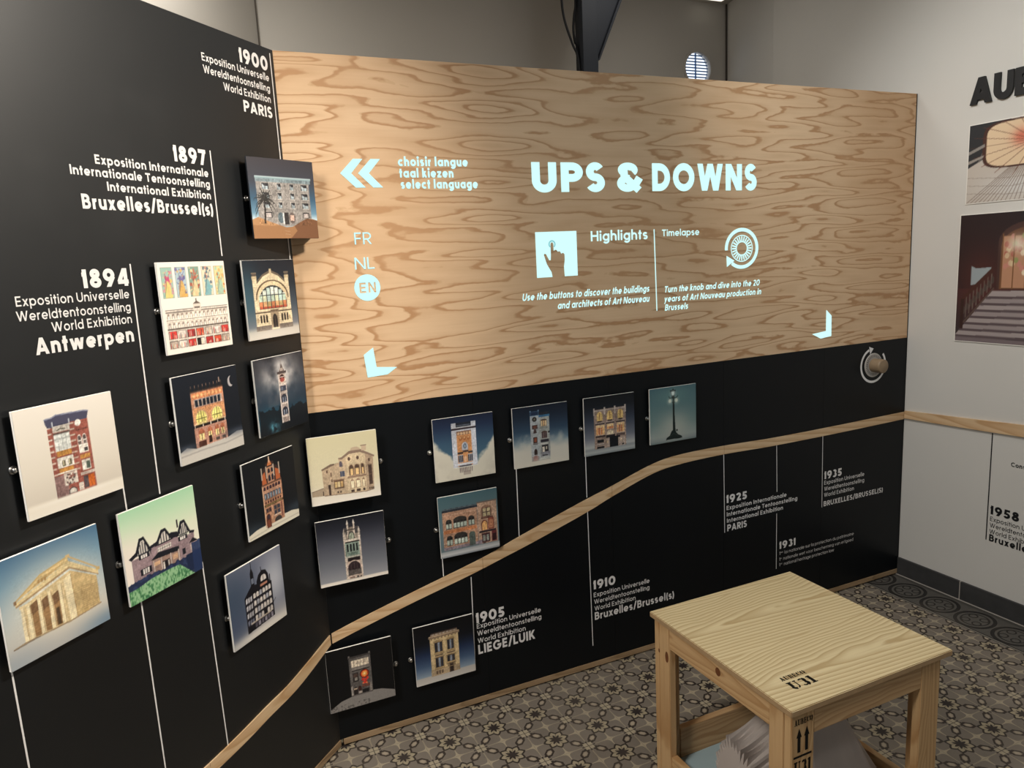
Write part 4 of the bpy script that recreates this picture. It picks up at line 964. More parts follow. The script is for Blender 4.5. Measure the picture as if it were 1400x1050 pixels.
def art_lamp():
    a = Art(seed=18); a.vg((0, '6d7c7c'), (.05, '8a9391'), (.12, '97a09c'), (.35, '6d8684'), (.7, '58767a'), (1, '4c6a72'))
    a.glow(.52, .28, .32, .26, 'b9b8ac', .75); a.glow(.5, .85, .35, .15, '6f938c', .5)
    k0 = '16211f'
    a.poly([(.335, .045), (.35, .085), (.42, .12), (.455, .19), (.48, .21), (.545, .21), (.555, .165), (.60, .12), (.675, .085), (.69, .05), (.6, .04), (.5, .05), (.4, .05)], k0)
    a.poly([(.485, .20), (.49, .50), (.488, .78), (.525, .78), (.528, .50), (.545, .20)], k0); a.rect(.48, .70, .533, .725, k0); a.rect(.475, .78, .54, .80, k0); a.ell(.575, .20, .016, .02, k0)
    a.line([(.41, .83), (.42, .80), (.46, .795), (.505, .79), (.55, .795), (.59, .805), (.60, .83)], .012, k0); a.line([(.43, .80), (.43, .775)], .008, k0); a.line([(.57, .80), (.57, .775)], .008, k0)
    a.poly([(.46, .83), (.44, .92), (.555, .92), (.535, .83)], '2c3b3a'); a.poly([(.475, .84), (.462, .905), (.533, .905), (.52, .84)], 'b9cfc6'); a.rect(.435, .918, .56, .935, k0); a.poly([(.47, .935), (.53, .935), (.5, .965)], k0); a.rect(.47, .80, .53, .83, k0)
    a.glow(.498, .875, .05, .05, 'e9f4ee', .85)
    for x in (.432, .568): a.ell(x, .745, .030, .032, 'cfd6c4'); a.glow(x, .74, .05, .05, 'dfe4d2', .7)
    a.line([(.42, .10), (.5, .15), (.6, .10)], .008, '33443f')
    return a
def art_clock():
    a = Art('0b0b0d', seed=19)
    a.poly([(0, 0), (0, .055), (.08, .10), (.17, .15), (.335, .187), (.50, .20), (.66, .205), (.80, .185), (1, .11), (1, 0)], '8a8580', tex=.25)
    nz = a.noise(40, 40, 2); a.blend(((a.V < .09) & (nz < .42) & (a.U < .6))*.5, '3a3736')
    st = '5f5a57'; a.rect(.33, .185, .66, .82, st, tex=.2); a.rect(.32, .80, .665, .83, '3d3937'); a.rect(.325, .82, .35, .85, '6d6865'); a.rect(.635, .82, .66, .85, '6d6865')
    a.rect(.365, .65, .63, .76, 'e2d2bc')
    for k in range(5): a.rect(.40+k*.05, .65, .408+k*.05, .76, '8a7a68')
    for k in range(9): a.rect(.43+k*.018, .69, .436+k*.018, .70+.02*(k % 3), '5a5048')
    a.rect(.36, .60, .64, .64, '7d7670'); a.rect(.36, .585, .64, .60, '2a2626'); a.rect(.37, .41, .46, .56, '2c2726'); a.ell(.415, .51, .035, .035, '4a3a34'); a.rect(.40, .43, .44, .48, '8f8880')
    a.ell(.552, .51, .072, .072, '5a2018'); a.ell(.552, .51, .056, .058, 'd8542c'); a.ell(.552, .51, .04, .042, 'f0a050'); a.ell(.552, .51, .016, .016, 'fbe0a0')
    for x, y, r in ((.52, .42, .02), (.56, .40, .025), (.59, .43, .018), (.545, .37, .02), (.575, .355, .014), (.52, .36, .012)): a.ell(x, y, r, r*1.2, 'd23a30' if r > .015 else 'e98050')
    a.rect(.50, .295, .62, .34, '6a4238', tex=.5); a.rect(.50, .20, .60, .26, '1d1b1c')
    a.arch(.37, .20, .43, .33, '261f1e', .4); a.arch(.44, .25, .49, .33, '3a201c', .4); a.rect(.375, .285, .425, .31, 'c2ab94'); a.rect(.44, .21, .495, .24, 'a89c92'); a.rect(.335, .20, .36, .35, '9f968e'); a.rect(.62, .20, .65, .34, '8a827a')
    a.facade(0.33, 0.19, 0.66, 0.82, 0.32)
    return a
def art_beige():
    a = Art(seed=20); a.vg((0, 'd2ccc4'), (.115, 'c2bcb4'), (.13, '8fa0b0'), (.3, '4a5f7c'), (.5, '22304c'), (.7, '0e1118'), (1, '0a0a0d'))
    st = 'ceb68a'; a.rect(.26, .105, .735, .75, st, tex=.06); a.rect(.255, .105, .735, .20, 'b9a282', tex=.1)
    a.poly([(.24, .745), (.24, .78), (.27, .79), (.285, .835), (.72, .835), (.73, .79), (.76, .78), (.755, .745)], '8a7460'); a.rect(.245, .77, .755, .79, 'b39c80'); a.rect(.285, .82, .72, .84, '4a3d36')
    for k in range(7): a.rect(.30+k*.06, .795, .335+k*.06, .818, 'a89a8c')
    for k in range(8): a.rect(.28+k*.057, .725, .30+k*.057, .745, '7d6650')
    for x0, x1, y0, y1 in ((.335, .465, .50, .665), (.545, .655, .50, .67), (.335, .465, .24, .405), (.53, .66, .29, .40)):
        a.rect(x0-.015, y0-.02, x1+.015, y1+.01, 'b79d72'); a.win(x0, y0, x1, y1, 3, ['262830', '8d98a6', '33353d'], '54453a', 0); a.rect(x0-.02, y1, x1+.02, y1+.018, '8f7758'); a.rect(x0-.02, y0-.035, x1+.02, y0-.018, '9a825f')
    for x0, x1 in ((.33, .47), (.53, .67)): a.arch(x0, .675, x1, .71, 'a78d66', .9); a.rect(x0, .435, x1, .46, '6f5a48')
    a.rect(.555, .105, .635, .265, '5c4a3c'); a.rect(.575, .11, .617, .24, '2f2622'); a.rect(.535, .20, .55, .265, '4a3c32'); a.rect(.645, .20, .66, .265, '4a3c32')
    for k in range(3): a.rect(.335+k*.045, .125, .365+k*.045, .185, '6d5848')
    a.rect(.255, .20, .735, .212, 'a58d6c')
    a.facade(0.25, 0.11, 0.74, 0.82, 0.18)
    return a
def art_skylight():
    a = Art(seed=21, n=300, aspect=.62); a.vg((0, '9a8f84'), (1, '3a3b3e'))
    a.poly([(0, 1), (0, .45), (.10, .52), (.16, .70), (.26, .98), (.4, 1)], '2f3134')
    a.poly([(0, .45), (0, 0), (1, 0), (1, 1), (.4, 1), (.16, .55)], 'c2b9ae'); a.glow(.55, .18, .4, .16, 'd6d6d4', .8)
    for k in range(26): t = k/25; a.line([(.62, .62), (-.05+1.15*t, -.05)], .006, '6d5a50', .8)
    def sq(k): return [(.66+.50*k*math.copysign(abs(math.cos(t))**.38, math.cos(t)), .70+.28*k*math.copysign(abs(math.sin(t))**.38, math.sin(t))) for t in [2*PI*i/48 for i in range(48)]]
    a.poly(sq(1.04), '4a2f28'); a.poly(sq(.97), 'e3c9a6'); a.glow(.50, .76, .08, .10, 'c23c2c', .6)
    for k in range(20): t = 2*PI*k/20; a.line([(.62, .70), (.62+.6*math.cos(t), .70+.42*math.sin(t))], .007, '6a3c30', .7)
    for y in (.10, .2, .3): a.line([(0, y+.03), (.4, y-.02), (1, y)], .007, '7d6c60', .5)
    a.poly([(0, .62), (0, .66), (.16, .74), (.16, .70)], '8f8a84'); a.poly([(0, .50), (0, .54), (.16, .60), (.15, .57)], '9b948c')
    return a
def art_stairs():
    a = Art(seed=22, n=330, aspect=.93); a.vg((0, '3a3436'), (.45, '45292a'), (.8, '2f2628'), (1, '232023'))
    a.rect(.0, .42, .62, 1, '2d2224'); a.glow(.28, .5, .3, .25, '5a2f2a', .7)
    a.arch(.42, .42, 1.1, .93, '4a3430', .3); a.arch(.45, .42, 1.1, .89, '6b4a38', .3); a.rect(.47, .43, .70, .82, 'b98a6c'); a.rect(.73, .43, .98, .82, 'b98a6c')
    for i in range(60): x, y = .48+a.rng.random()*.5, .52+a.rng.random()*.30; a.ell(x, y, .022, .022, ['c9877a', 'd9c39c', '8a9a5c', 'e6d8bc', 'a8584c'][i % 5], .8)
    for x in (.46, .575, .70, .72, .85): a.rect(x, .42, x+.014, .84, '7d5638')
    a.glow(.62, .76, .10, .06, 'f0e6d2', .8)
    a.poly([(.15, .45), (.15, .60), (.20, .58), (.36, .59), (.36, .56), (.22, .46)], '9aa4a8')
    for k in range(7):
        y0 = .06+k*.052; x0 = .05+k*.055; a.poly([(x0-.06, y0-.02), (x0, y0+.035), (1, y0+.045), (1, y0-.012)], 'a59a98' if k % 2 == 0 else '9a8f8e'); a.poly([(x0-.06, y0-.028), (x0-.06, y0-.008), (1, y0+.000), (1, y0-.018)], '5d5053')
    a.rect(0, 0, 1, .035, '7a6e70')
    a.line([(.04, .32), (.20, .44), (.38, .575)], .030, '4a2c26'); a.line([(.06, .13), (.40, .43)], .014, '5b4a44')
    for k in range(9): x = .07+k*.037; a.line([(x, .16+k*.033), (x+.004, .33+k*.026)], .010, '6f625a'); a.ell(x+.018, .25+k*.030, .014, .03, '50443f')
    a.rect(.05, .10, .085, .34, '3a2622')
    return a

# ------------------------------------------------------------------ the back partition (its own frame: x along, z up, front at y = 0)
DEPTH = 0.03
def band(pieces, y, parent, name='wooden_strip'):
    for up_, lo in pieces:
        bm = bmesh.new(); pts = lo + up_[::-1]
        a = [bm.verts.new((p[0], y, p[1])) for p in pts]; b = [bm.verts.new((p[0], 0.0, p[1])) for p in pts]
        n = len(pts)
        f1 = bm.faces.new(a); f2 = bm.faces.new(b[::-1])
        for i in range(n): bm.faces.new((a[i], b[i], b[(i+1) % n], a[(i+1) % n]))
        bmesh.ops.recalc_face_normals(bm, faces=bm.faces[:])
        o = link_mesh(name, bm, M['strip'], parent)
        o['label'] = 'pale wooden strip'
def interp(pts, x):
    xs = [p[0] for p in pts]; return float(np.interp(x, xs, [p[1] for p in pts]))
def cut(upper, lower, joints):
    out = []
    for a, b in zip(joints[:-1], joints[1:]):
        g = 0.0008
        xs = [a+g]+[k for k in np.arange(math.ceil(a/.03)*.03, b, .03) if a+g < k < b-g]+[b-g]
        out.append(([(x, interp(upper, x)) for x in xs], [(x, interp(lower, x)) for x in xs]))
    return out
def smooth_curve(pts): return [(p[0], p[1]) for p in catmull(pts, 10)]
VINYL = -0.0009
def vline(parent, x, z0, z1, w=0.0042, mat='vinyl', x2=None):
    bm = bmesh.new(); x2 = x if x2 is None else x2
    flat(bm, [[(x-w/2, z0), (x+w/2, z0), (x2+w/2, z1), (x2-w/2, z1)]], VINYL)
    o = link_mesh('timeline_line', bm, M[mat], parent); o['label'] = 'thin white vertical line' if mat == 'vinyl' else 'thin black vertical line'
    return o
RG, BD = 0.105, 0.155    # stroke weights

back = thing('exhibition_panel', 'long partition facing the room, plywood above and black below', 'display panel', (0, 0, 0))
for xa, xb in ((0.0, .602), (.602, 1.198), (1.198, 1.79), (1.79, 2.394), (2.394, W)):
    bm = bmesh.new(); box(bm, xa+(.0005 if xa else 0), xb-(.0005 if xb < W else 0), 0.0, DEPTH, 0.030, ZP)
    link_mesh('black_board', bm, M['black'], back)
bm = bmesh.new(); box(bm, 0.0, W, 0.0, DEPTH, ZP, H)
o = link_mesh('plywood_board', bm, M['ply'], back); o['label'] = 'pale figured plywood upper board'
one_box('end_trim', (W, W+0.004, -0.001, DEPTH, 0.03, H), M['black'], back)
bm = bmesh.new(); box(bm, 0.014, W, 0.006, DEPTH, 0.0, 0.008); link_mesh('shadow_gap_foot', bm, M['spacer'], back)  # recessed foot, coloured black to give the shadow gap under the batten
bm = bmesh.new(); box(bm, 0.012, W, -0.004, DEPTH, 0.008, 0.030); link_mesh('base_batten', bm, M['batten'], back)['label'] = 'raw wooden batten along the floor'
bU = smooth_curve([(0, .451), (.113, .484), (.32, .538), (.602, .610), (.751, .660), (1.028, .747), (1.198, .796), (1.401, .857), (1.55, .877), (1.79, .880), (2.09, .874), (2.5, .876), (2.956, .883)])
bL = smooth_curve([(0, .4135), (.13, .449), (.32, .498), (.55, .553), (.696, .593), (.831, .631), (1.074, .706), (1.201, .752), (1.40, .815), (1.55, .835), (1.79, .841), (2.09, .836), (2.5, .838), (2.956, .845)])
band(cut(bU, bL, [0.004, .602, 1.198, 1.79, W]), -0.004, back)
for i, (x, x2, z0, z1) in enumerate(((.545, .551, .152, .542), (1.083, 1.079, .105, .708), (1.078, 1.078, .768, .95), (.764, .766, .665, .945), (.44, .44, .57, .66), (1.795, 1.79, .468, .841), (2.108, 2.107, .22, .835 if False else .5), (2.107, 2.102, .607, .836), (2.398, 2.394, .475, .837))):
    vline(back, x, z0, z1, 0.0036, x2=x2)
lettering([('1905', .560, .683, .345, .043, .17), ('Exposition Universelle', .562, .844, .322, .0205, RG), ('Wereldtentoonstelling', .562, .845, .2915, .0205, RG), ('World Exhibition', .562, .772, .260, .0205, RG), ('LIEGE/LUIK', .562, .813, .2125, .040, BD)], VINYL, M['vinyl'], back, 'white lettering of the 1905 entry')
lettering([('1910', 1.095, 1.204, .358, .040, .17), ('Exposition Universelle', 1.095, 1.378, .323, .0205, RG), ('Wereldtentoonstelling', 1.096, 1.377, .292, .0205, RG), ('World Exhibition', 1.097, 1.304, .261, .0205, RG), ('Bruxelles/Brussel(s)', 1.097, 1.508, .219, .035, .14)], VINYL, M['vinyl'], back, 'white lettering of the 1910 entry')
lettering([('1925', 1.805, 1.925, .607, .038, .17), ('Exposition Internationale', 1.806, 2.167, .5735, .0205, .13), ('Internationale Tentoonstelling', 1.807, 2.236, .543, .0205, .13), ('International Exhibition', 1.808, 2.146, .5125, .0205, .13), ('PARIS', 1.810, 1.925, .471, .032, BD)], VINYL, M['vinyl'], back, 'white lettering of the 1925 entry')
bm = bmesh.new()
for l in (('1931', 2.126, 2.229, .3165, .037, .17), ('1', 2.127, None, .2865, .017, .09), ('ere', 2.136, 2.150, .2945, .008, .09), ('loi nationale sur la protection du patrimoine', 2.160, 2.622, .2865, .016, .075),
          ('1', 2.127, None, .256, .017, .09), ('e', 2.136, 2.141, .264, .008, .09), ('nationale wet voor bescherming van erfgoed', 2.152, 2.620, .256, .016, .075), ('1', 2.127, None, .228, .017, .09), ('st', 2.136, 2.145, .236, .008, .09), ('national heritage protection law', 2.157, 2.487, .228, .016, .075)):
    flat(bm, text_polys(*l), VINYL)
link_mesh('lettering', bm, M['vinyl'], back)['label'] = 'small white lettering of the 1931 entry'
lettering([('1935', 2.410, 2.527, .6165, .039, .17), ('Exposition Universelle', 2.410, 2.684, .588, .0205, RG), ('Wereldtentoonstelling', 2.411, 2.685, .5565, .0205, RG), ('World Exhibition', 2.411, 2.614, .5255, .0205, RG), ('BRUXELLES/BRUSSEL(S)', 2.410, 2.822, .4775, .026, .14)], VINYL, M['vinyl'], back, 'white lettering of the 1935 entry')
# turning arrow printed round the control knob
KX, KZ = 2.722, 1.149
bm = bmesh.new()
flat(bm, stroke(arc(KX, KZ, .083, .083, 112, 428-30, 50), .0115), VINYL)
flat(bm, [[(KX-.032, KZ+.094), (KX-.024, KZ+.055), (KX-.001, KZ+.083)][::1]], VINYL)
o = link_mesh('rotation_arrow', bm, M['vinyl'], back); o['label'] = 'white circular arrow'

knob = thing('control_knob', 'round wooden knob on a white dial at the right end of the black board', 'knob', (KX, 0, KZ))
bm = bmesh.new(); lathe(bm, [(.0595, 0.0), (.0600, -.002), (.0590, -.004)], 40); dial = link_mesh('dial', bm, M['dial'], knob, smooth=False); dial['label'] = 'off-white dial with tick marks'
bm = bmesh.new()
for k in range(32):
    t = 2*PI*k/32; flat(bm, stroke([(.040*math.cos(t), .040*math.sin(t)), (.053*math.cos(t), .053*math.sin(t))], .0028), -.0046)
link_mesh('tick_marks', bm, M['iron'], dial)
bm = bmesh.new(); lathe(bm, [(.033, -.004), (.0335, -.010), (.0345, -.052), (.0335, -.059), (.030, -.061)], 32); link_mesh('grip', bm, M['knob_wood'], knob, smooth=True)

# ------------------------------------------------------------------ the projected menu: thin glowing shapes standing in for projector light
PJ = -0.0012
menu = thing('projected_menu', 'bright white menu projected onto the plywood', 'projection', (0, 0, 0))
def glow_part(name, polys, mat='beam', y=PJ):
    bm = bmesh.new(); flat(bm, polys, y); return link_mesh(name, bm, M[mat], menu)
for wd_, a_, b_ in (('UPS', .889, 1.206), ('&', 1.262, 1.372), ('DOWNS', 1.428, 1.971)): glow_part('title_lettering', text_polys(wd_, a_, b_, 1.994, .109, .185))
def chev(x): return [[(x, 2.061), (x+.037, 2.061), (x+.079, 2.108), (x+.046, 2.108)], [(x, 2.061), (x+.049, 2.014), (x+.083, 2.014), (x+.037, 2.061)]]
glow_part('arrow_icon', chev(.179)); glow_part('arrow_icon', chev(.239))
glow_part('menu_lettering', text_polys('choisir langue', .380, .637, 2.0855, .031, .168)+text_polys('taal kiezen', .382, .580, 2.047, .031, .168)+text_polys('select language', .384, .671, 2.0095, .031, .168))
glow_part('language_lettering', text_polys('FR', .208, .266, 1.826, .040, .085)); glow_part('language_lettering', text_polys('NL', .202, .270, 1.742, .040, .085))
def with_holes(outer, holes, n=0):
    """cut-out shape: a filled outline with openings, triangulated"""
    bm = bmesh.new(); es = []
    for loop in [outer]+holes:
        v = [bm.verts.new((p[0], PJ, p[1])) for p in loop]
        es += [bm.edges.new((v[i], v[(i+1) % len(v)])) for i in range(len(v))]
    bmesh.ops.triangle_fill(bm, edges=es, use_beauty=True, normal=(0, -1, 0)); return bm
en = disc(.239, 1.6785, .0455, 40)[0]
E_ = [(.2115, 1.661), (.2115, 1.696), (.234, 1.696), (.234, 1.690), (.2175, 1.690), (.2175, 1.682), (.232, 1.682), (.232, 1.676), (.2175, 1.676), (.2175, 1.667), (.234, 1.667), (.234, 1.661)]
N_ = [(.2425, 1.661), (.2425, 1.696), (.2485, 1.696), (.2625, 1.672), (.2625, 1.696), (.2685, 1.696), (.2685, 1.661), (.2625, 1.661), (.2485, 1.685), (.2485, 1.661)]
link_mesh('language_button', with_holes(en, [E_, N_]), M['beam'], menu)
TL = lambda u, v: (.893+.178*u, 1.676+.171*v)
tile = [TL(*p) for p in ((0, 0), (.375, 0), (.355, .11), (.25, .29), (.215, .40), (.185, .50), (.205, .525), (.24, .51), (.31, .375), (.345, .375), (.355, .50), (.355, .73), (.375, .765), (.405, .765), (.425, .73), (.425, .575), (.46, .60), (.495, .595), (.525, .555), (.555, .565), (.585, .555), (.61, .505), (.64, .525), (.665, .52), (.69, .49), (.69, .36), (.665, .22), (.675, .02), (.675, 0), (1, 0), (1, 1), (0, 1))]
bm = bmesh.new(); v = [bm.verts.new((p[0], PJ, p[1])) for p in tile]; es = [bm.edges.new((v[i], v[(i+1) % len(v)])) for i in range(len(v))]
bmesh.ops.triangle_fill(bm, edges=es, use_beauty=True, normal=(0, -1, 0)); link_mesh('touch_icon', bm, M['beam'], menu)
c0 = TL(.39, .725)
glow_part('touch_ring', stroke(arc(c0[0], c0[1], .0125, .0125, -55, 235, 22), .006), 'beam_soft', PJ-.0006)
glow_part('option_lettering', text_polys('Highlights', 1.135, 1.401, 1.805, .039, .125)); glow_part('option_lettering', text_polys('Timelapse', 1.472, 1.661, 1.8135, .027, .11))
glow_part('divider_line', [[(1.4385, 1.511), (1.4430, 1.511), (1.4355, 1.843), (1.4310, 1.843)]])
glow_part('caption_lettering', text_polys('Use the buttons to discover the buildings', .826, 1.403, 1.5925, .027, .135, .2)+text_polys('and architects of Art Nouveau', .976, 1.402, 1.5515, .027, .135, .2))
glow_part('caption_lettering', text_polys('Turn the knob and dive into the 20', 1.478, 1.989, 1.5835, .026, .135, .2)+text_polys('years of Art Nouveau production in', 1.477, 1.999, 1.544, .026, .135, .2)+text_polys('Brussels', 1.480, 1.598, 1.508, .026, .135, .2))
ic = (1.890, 1.749)
po = stroke(arc(ic[0], ic[1], .085, .080, 184, -130, 50), .0155)
q = math.radians(-137); ax_, az_ = ic[0]+.085*math.cos(q), ic[1]+.080*math.sin(q)
po += [[(ax_-.020, az_-.022), (ax_+.022, az_+.004), (ax_-.022, az_+.026)]]
po += stroke(arc(ic[0], ic[1], .0585, .0555, 0, 360, 40), .0042)+stroke(arc(ic[0], ic[1], .030, .0285, 0, 360, 30), .0042)
for k in range(24):
    t = 2*PI*k/24; po += stroke([(ic[0]+.031*math.cos(t), ic[1]+.0295*math.sin(t)), (ic[0]+.054*math.cos(t), ic[1]+.0515*math.sin(t))], .0062)
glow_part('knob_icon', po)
def px_poly(pts): return [pts]
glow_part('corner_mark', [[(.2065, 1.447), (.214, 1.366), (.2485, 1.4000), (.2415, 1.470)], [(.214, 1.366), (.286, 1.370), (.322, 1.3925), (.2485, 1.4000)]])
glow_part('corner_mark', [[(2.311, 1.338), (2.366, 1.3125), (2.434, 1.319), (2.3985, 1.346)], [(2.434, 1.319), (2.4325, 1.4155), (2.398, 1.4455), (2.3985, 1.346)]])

# ------------------------------------------------------------------ the angled black partition on the left
left = thing('exhibition_panel', 'tall black partition on the left, meeting the long one at an angle', 'display panel', (0, 0, 0), PI/4)
LL = 1.95
g = DEPTH*math.tan(PI/8)
bm = bmesh.new(); prism_z(bm, [(-LL, 0), (-0.0005, 0), (-0.0005+g*0, DEPTH*0.02), (-g*0.5, DEPTH), (-LL, DEPTH)], 0.030, H)
link_mesh('black_board', bm, M['black_satin'], left)
bm = bmesh.new(); box(bm, -LL, -0.012, 0.006, DEPTH-0.004, 0.0, 0.008); link_mesh('shadow_gap_foot', bm, M['spacer'], left)  # black foot again stands for the shadow gap below the batten
bm = bmesh.new(); box(bm, -LL, -0.002, -0.004, DEPTH-0.004, 0.008, 0.030); link_mesh('base_batten', bm, M['batten'], left)['label'] = 'raw wooden batten along the floor'
lU = smooth_curve([(-1.3, .365), (-.625, .374), (-.349, .394), (-.222, .405), (-.006, .4505)])
lL = smooth_curve([(-1.3, .327), (-.574, .337), (-.349, .352), (-.194, .3655), (-.005, .413)])
band(cut(lU, lL, [-1.3, -.605, -.004]), -0.004, left)
vline(left, -.324, 1.80, 2.093); vline(left, -.648, 1.19, 1.784, x2=-.644); vline(left, -.750, .94, 1.25, x2=-.753); vline(left, -.748, .34, .95, x2=-.749); vline(left, -.529, .375, .955, x2=-.538); vline(left, -1.081, .34, 1.10, x2=-1.083)
vline(left, -.0145, 2.09, 2.423, x2=-.0165); vline(left, -.016, 1.77, 1.86)
lettering([('1900', -.160, -.032, 2.366, .041, .17), ('Exposition Universelle', -.315, -.032, 2.3355, .0215, .115), ('Wereldtentoonstelling', -.314, -.033, 2.3035, .0215, .115), ('World Exhibition', -.240, -.034, 2.271, .0215, .115), ('PARIS', -.163, -.033, 2.225, .033, BD)], VINYL, M['vinyl'], left, 'white lettering of the 1900 entry')
lettering([('1897', -.460, -.343, 2.050, .042, .17), ('Exposition Internationale', -.703, -.341, 2.0185, .0215, .14), ('Internationale Tentoonstelling', -.772, -.340, 1.989, .0215, .14), ('International Exhibition', -.679, -.341, 1.958, .0215, .14), ('Bruxelles/Brussel(s)', -.753, -.339, 1.913, .034, BD)], VINYL, M['vinyl'], left, 'white lettering of the 1897 entry')
lettering([('1894', -.782, -.655, 1.731, .043, .17), ('Exposition Universelle', -.946, -.659, 1.7005, .0215, RG), ('Wereldtentoonstelling', -.949, -.660, 1.669, .0215, RG), ('World Exhibition', -.874, -.661, 1.639, .0215, RG), ('Antwerpen', -.919, -.662, 1.593, .037, .16)], VINYL, M['vinyl'], left, 'white lettering of the 1894 entry')

# ------------------------------------------------------------------ the square picture panels
S45 = math.sqrt(.5)
def on_left(u, t=0.0): return (-u*S45+t*S45, -u*S45-t*S45)
PW = 0.24
def picture(art, loc, rz, stand, label, wedge=None):
    t = thing('picture_panel', label, 'picture', loc, rz, None)
    bm = bmesh.new(); box(bm, -PW/2, PW/2, -0.0008-stand+0.0008, -stand+0.006, 0, PW)
    bmesh.ops.bevel(bm, geom=bm.edges[:], offset=0.0006, segments=1, affect='EDGES')
    bd = link_mesh('board', bm, M['white_edge'] if wedge is None else M['iron'], t)
    art.mesh('print', PW-0.001, PW-0.001, -stand-0.0006, bd, None, 0.0005)
    if wedge is None:
        bm = bmesh.new(); box(bm, -.085, .085, -stand+0.006, 0.0, .03, .21); link_mesh('spacer', bm, M['spacer'], t)
    return t
ROW = (1.7854, 1.4861, 1.1873, .8900, .4018)
LEFT = [(art_posters, .5840, 0, 'square print of five colourful ornamental posters above a pale shop facade'),
        (art_hall, .2712, 0, 'square print of a cream hall with one big arched window'),
        (art_moon, .5840, 1, 'square print of a brick house at night under a half moon'),
        (art_tower, .2712, 1, 'square print of a thin tower with a red mouth under storm clouds'),
        (art_red, 1.0076, 1, 'square print of a narrow red brick house on a cream background'),
        (art_house, .7971, 2, 'square print of a half-timbered villa on a green lawn'),
        (art_temple, 1.0957, 2, 'square print of a columned stone temple under a blue sky'),
        (art_gable, .3674, 2, 'square print of a tall orange gabled house on black'),
        (art_store, .4797, 3, 'square print of a black turreted corner building with glowing windows')]
for art, u, r, lab in LEFT:
    x, y = on_left(u-PW/2); picture(art(), (x, y, ROW[r]-PW), PI/4, 0.0214, lab)
BACK = [(art_mansion, -.0225, 2, 'square print of a sandy corner mansion on a beige sky', .0414),
        (art_arch_tower, -.0205, 3, 'square print of a slim grey tower with a round archway', .0440),
        (art_white_tower, .4302, 2, 'square print of a white and gold tower above cream clouds', .0214),
        (art_long, .4302, 3, 'square print of a long two-storey facade under a teal sky', .0214),
        (art_narrow, .7506, 2, 'square print of a narrow pale house rising from mist', .0214),
        (art_three, 1.0649, 2, 'square print of a three-bay house with amber windows', .0214),
        (art_lamp, 1.3813, 2, 'square print of a black street lamp in grey-green fog', .0214),
        (art_clock, -.0285, 4, 'square print of a dark facade with a glowing orange rose window', .0318),
        (art_beige, .2985, 4, 'square print of a beige town house against a dark blue sky', .0214)]
for art, x0, r, lab, st in BACK:
    picture(art(), (x0+PW/2, 0, ROW[r]-PW), 0, st, lab)
# the topmost picture spans the corner on a black wedge
P1, P2 = Vector((-.1294, -.1690)), Vector((.0808, -.0533))
mid = (P1+P2)/2; ang = math.atan2(P2.y-P1.y, P2.x-P1.x)
t = picture(art_desert(), (mid.x, mid.y, 1.8485), ang, 0.0, 'square print of a grey building among desert dunes, set across the corner', wedge=True)
def to_local(x, y):
    dx, dy = x-mid.x, y-mid.y; return (dx*math.cos(ang)+dy*math.sin(ang), -dx*math.sin(ang)+dy*math.cos(ang))
bm = bmesh.new(); prism_z(bm, [(-.112, .006), (.108, .006), to_local(.074, -.004), to_local(.004, -.003), to_local(-.118, -.124)], .012, .228); link_mesh('wedge_mount', bm, M['black'], t)

# steel push buttons, one beside each picture
def button(loc, rz, label):
    t = thing('push_button', label, 'button', loc, rz, 'steel push buttons')
    bm = bmesh.new(); lathe(bm, [(.0098, 0), (.0098, -.0015), (.0086, -.003), (.0072, -.003)], 22); link_mesh('collar', bm, M['steel'], t, smooth=True)
    bm = bmesh.new(); lathe(bm, [(.0070, -.002), (.0070, -.0085), (.0060, -.0105), (.0035, -.0118), (.0008, -.0120)], 22); link_mesh('cap', bm, M['steel'], t, smooth=True)
    return t
for u, z, lab in ((1.009, 1.360, 'red brick house print'), (.796, 1.058, 'half-timbered villa print'), (.580, 1.661, 'colourful posters print'), (.261, 1.661, 'arched hall print'), (.581, 1.362, 'brick house and moon print'), (.260, 1.360, 'red-mouthed tower print'), (.364, 1.061, 'orange gabled house print'), (.472, .752, 'black turreted building print'), (.194, 1.969, 'desert dunes print')):
    x, y = on_left(u); button((x, y, z), PI/4, 'round steel push button left of the '+lab)
for x, z, lab in ((.234, 1.059, 'right of the sandy corner mansion print'), (.240, .759, 'right of the slim archway tower print'), (.420, 1.061, 'left of the white and gold tower print'), (.424, .760, 'left of the long two-storey facade print'), (.745, 1.061, 'left of the narrow pale house print'), (1.062, 1.061, 'left of the three-bay house print'), (1.383, 1.060, 'left of the street lamp print'), (.228, .270, 'right of the orange rose window print'), (.287, .269, 'left of the beige town house print')):
    button((x, 0, z), 0, 'round steel push button '+lab)

# ------------------------------------------------------------------ things on the right wall (frame: x runs towards the viewer)
RW = dict(loc=(W+0.006, 0, 0), rz=-PI/2)
def wall_thing(name, label, cat): return thing(name, label, cat, RW['loc'], RW['rz'])
rail = wall_thing('wooden_rail', 'pale wooden rail running along the white right wall', 'rail')
up_ = [(.006, .889), (.3, .905), (.586, .922), (1.4, .945)]; lo_ = [(.006, .850), (.3, .858), (.586, .868), (1.4, .88)]
band([(up_, lo_)], -0.010, rail, 'rail_plank')
year = wall_thing('wall_lettering', 'black 1958 lettering with its vertical line on the white wall', 'lettering')
vline(year, .450, .344, .858, .0052, 'vinyl_dark')
lettering([('1958', .462, .590, .474, .042, .17), ('Exposition Universelle', .463, .745, .4415, .0215, .095), ('Wereldtentoonstelling', .463, .746, .411, .0215, .095), ('World Exhibition', .463, .673, .3805, .0215, .095), ('Bruxelles/Brussel(s)', .464, .876, .343, .034, BD)], VINYL, M['vinyl_dark'], year)
conv = wall_thing('wall_lettering', 'small black word cut by the right edge of the photo, below the rail', 'lettering')
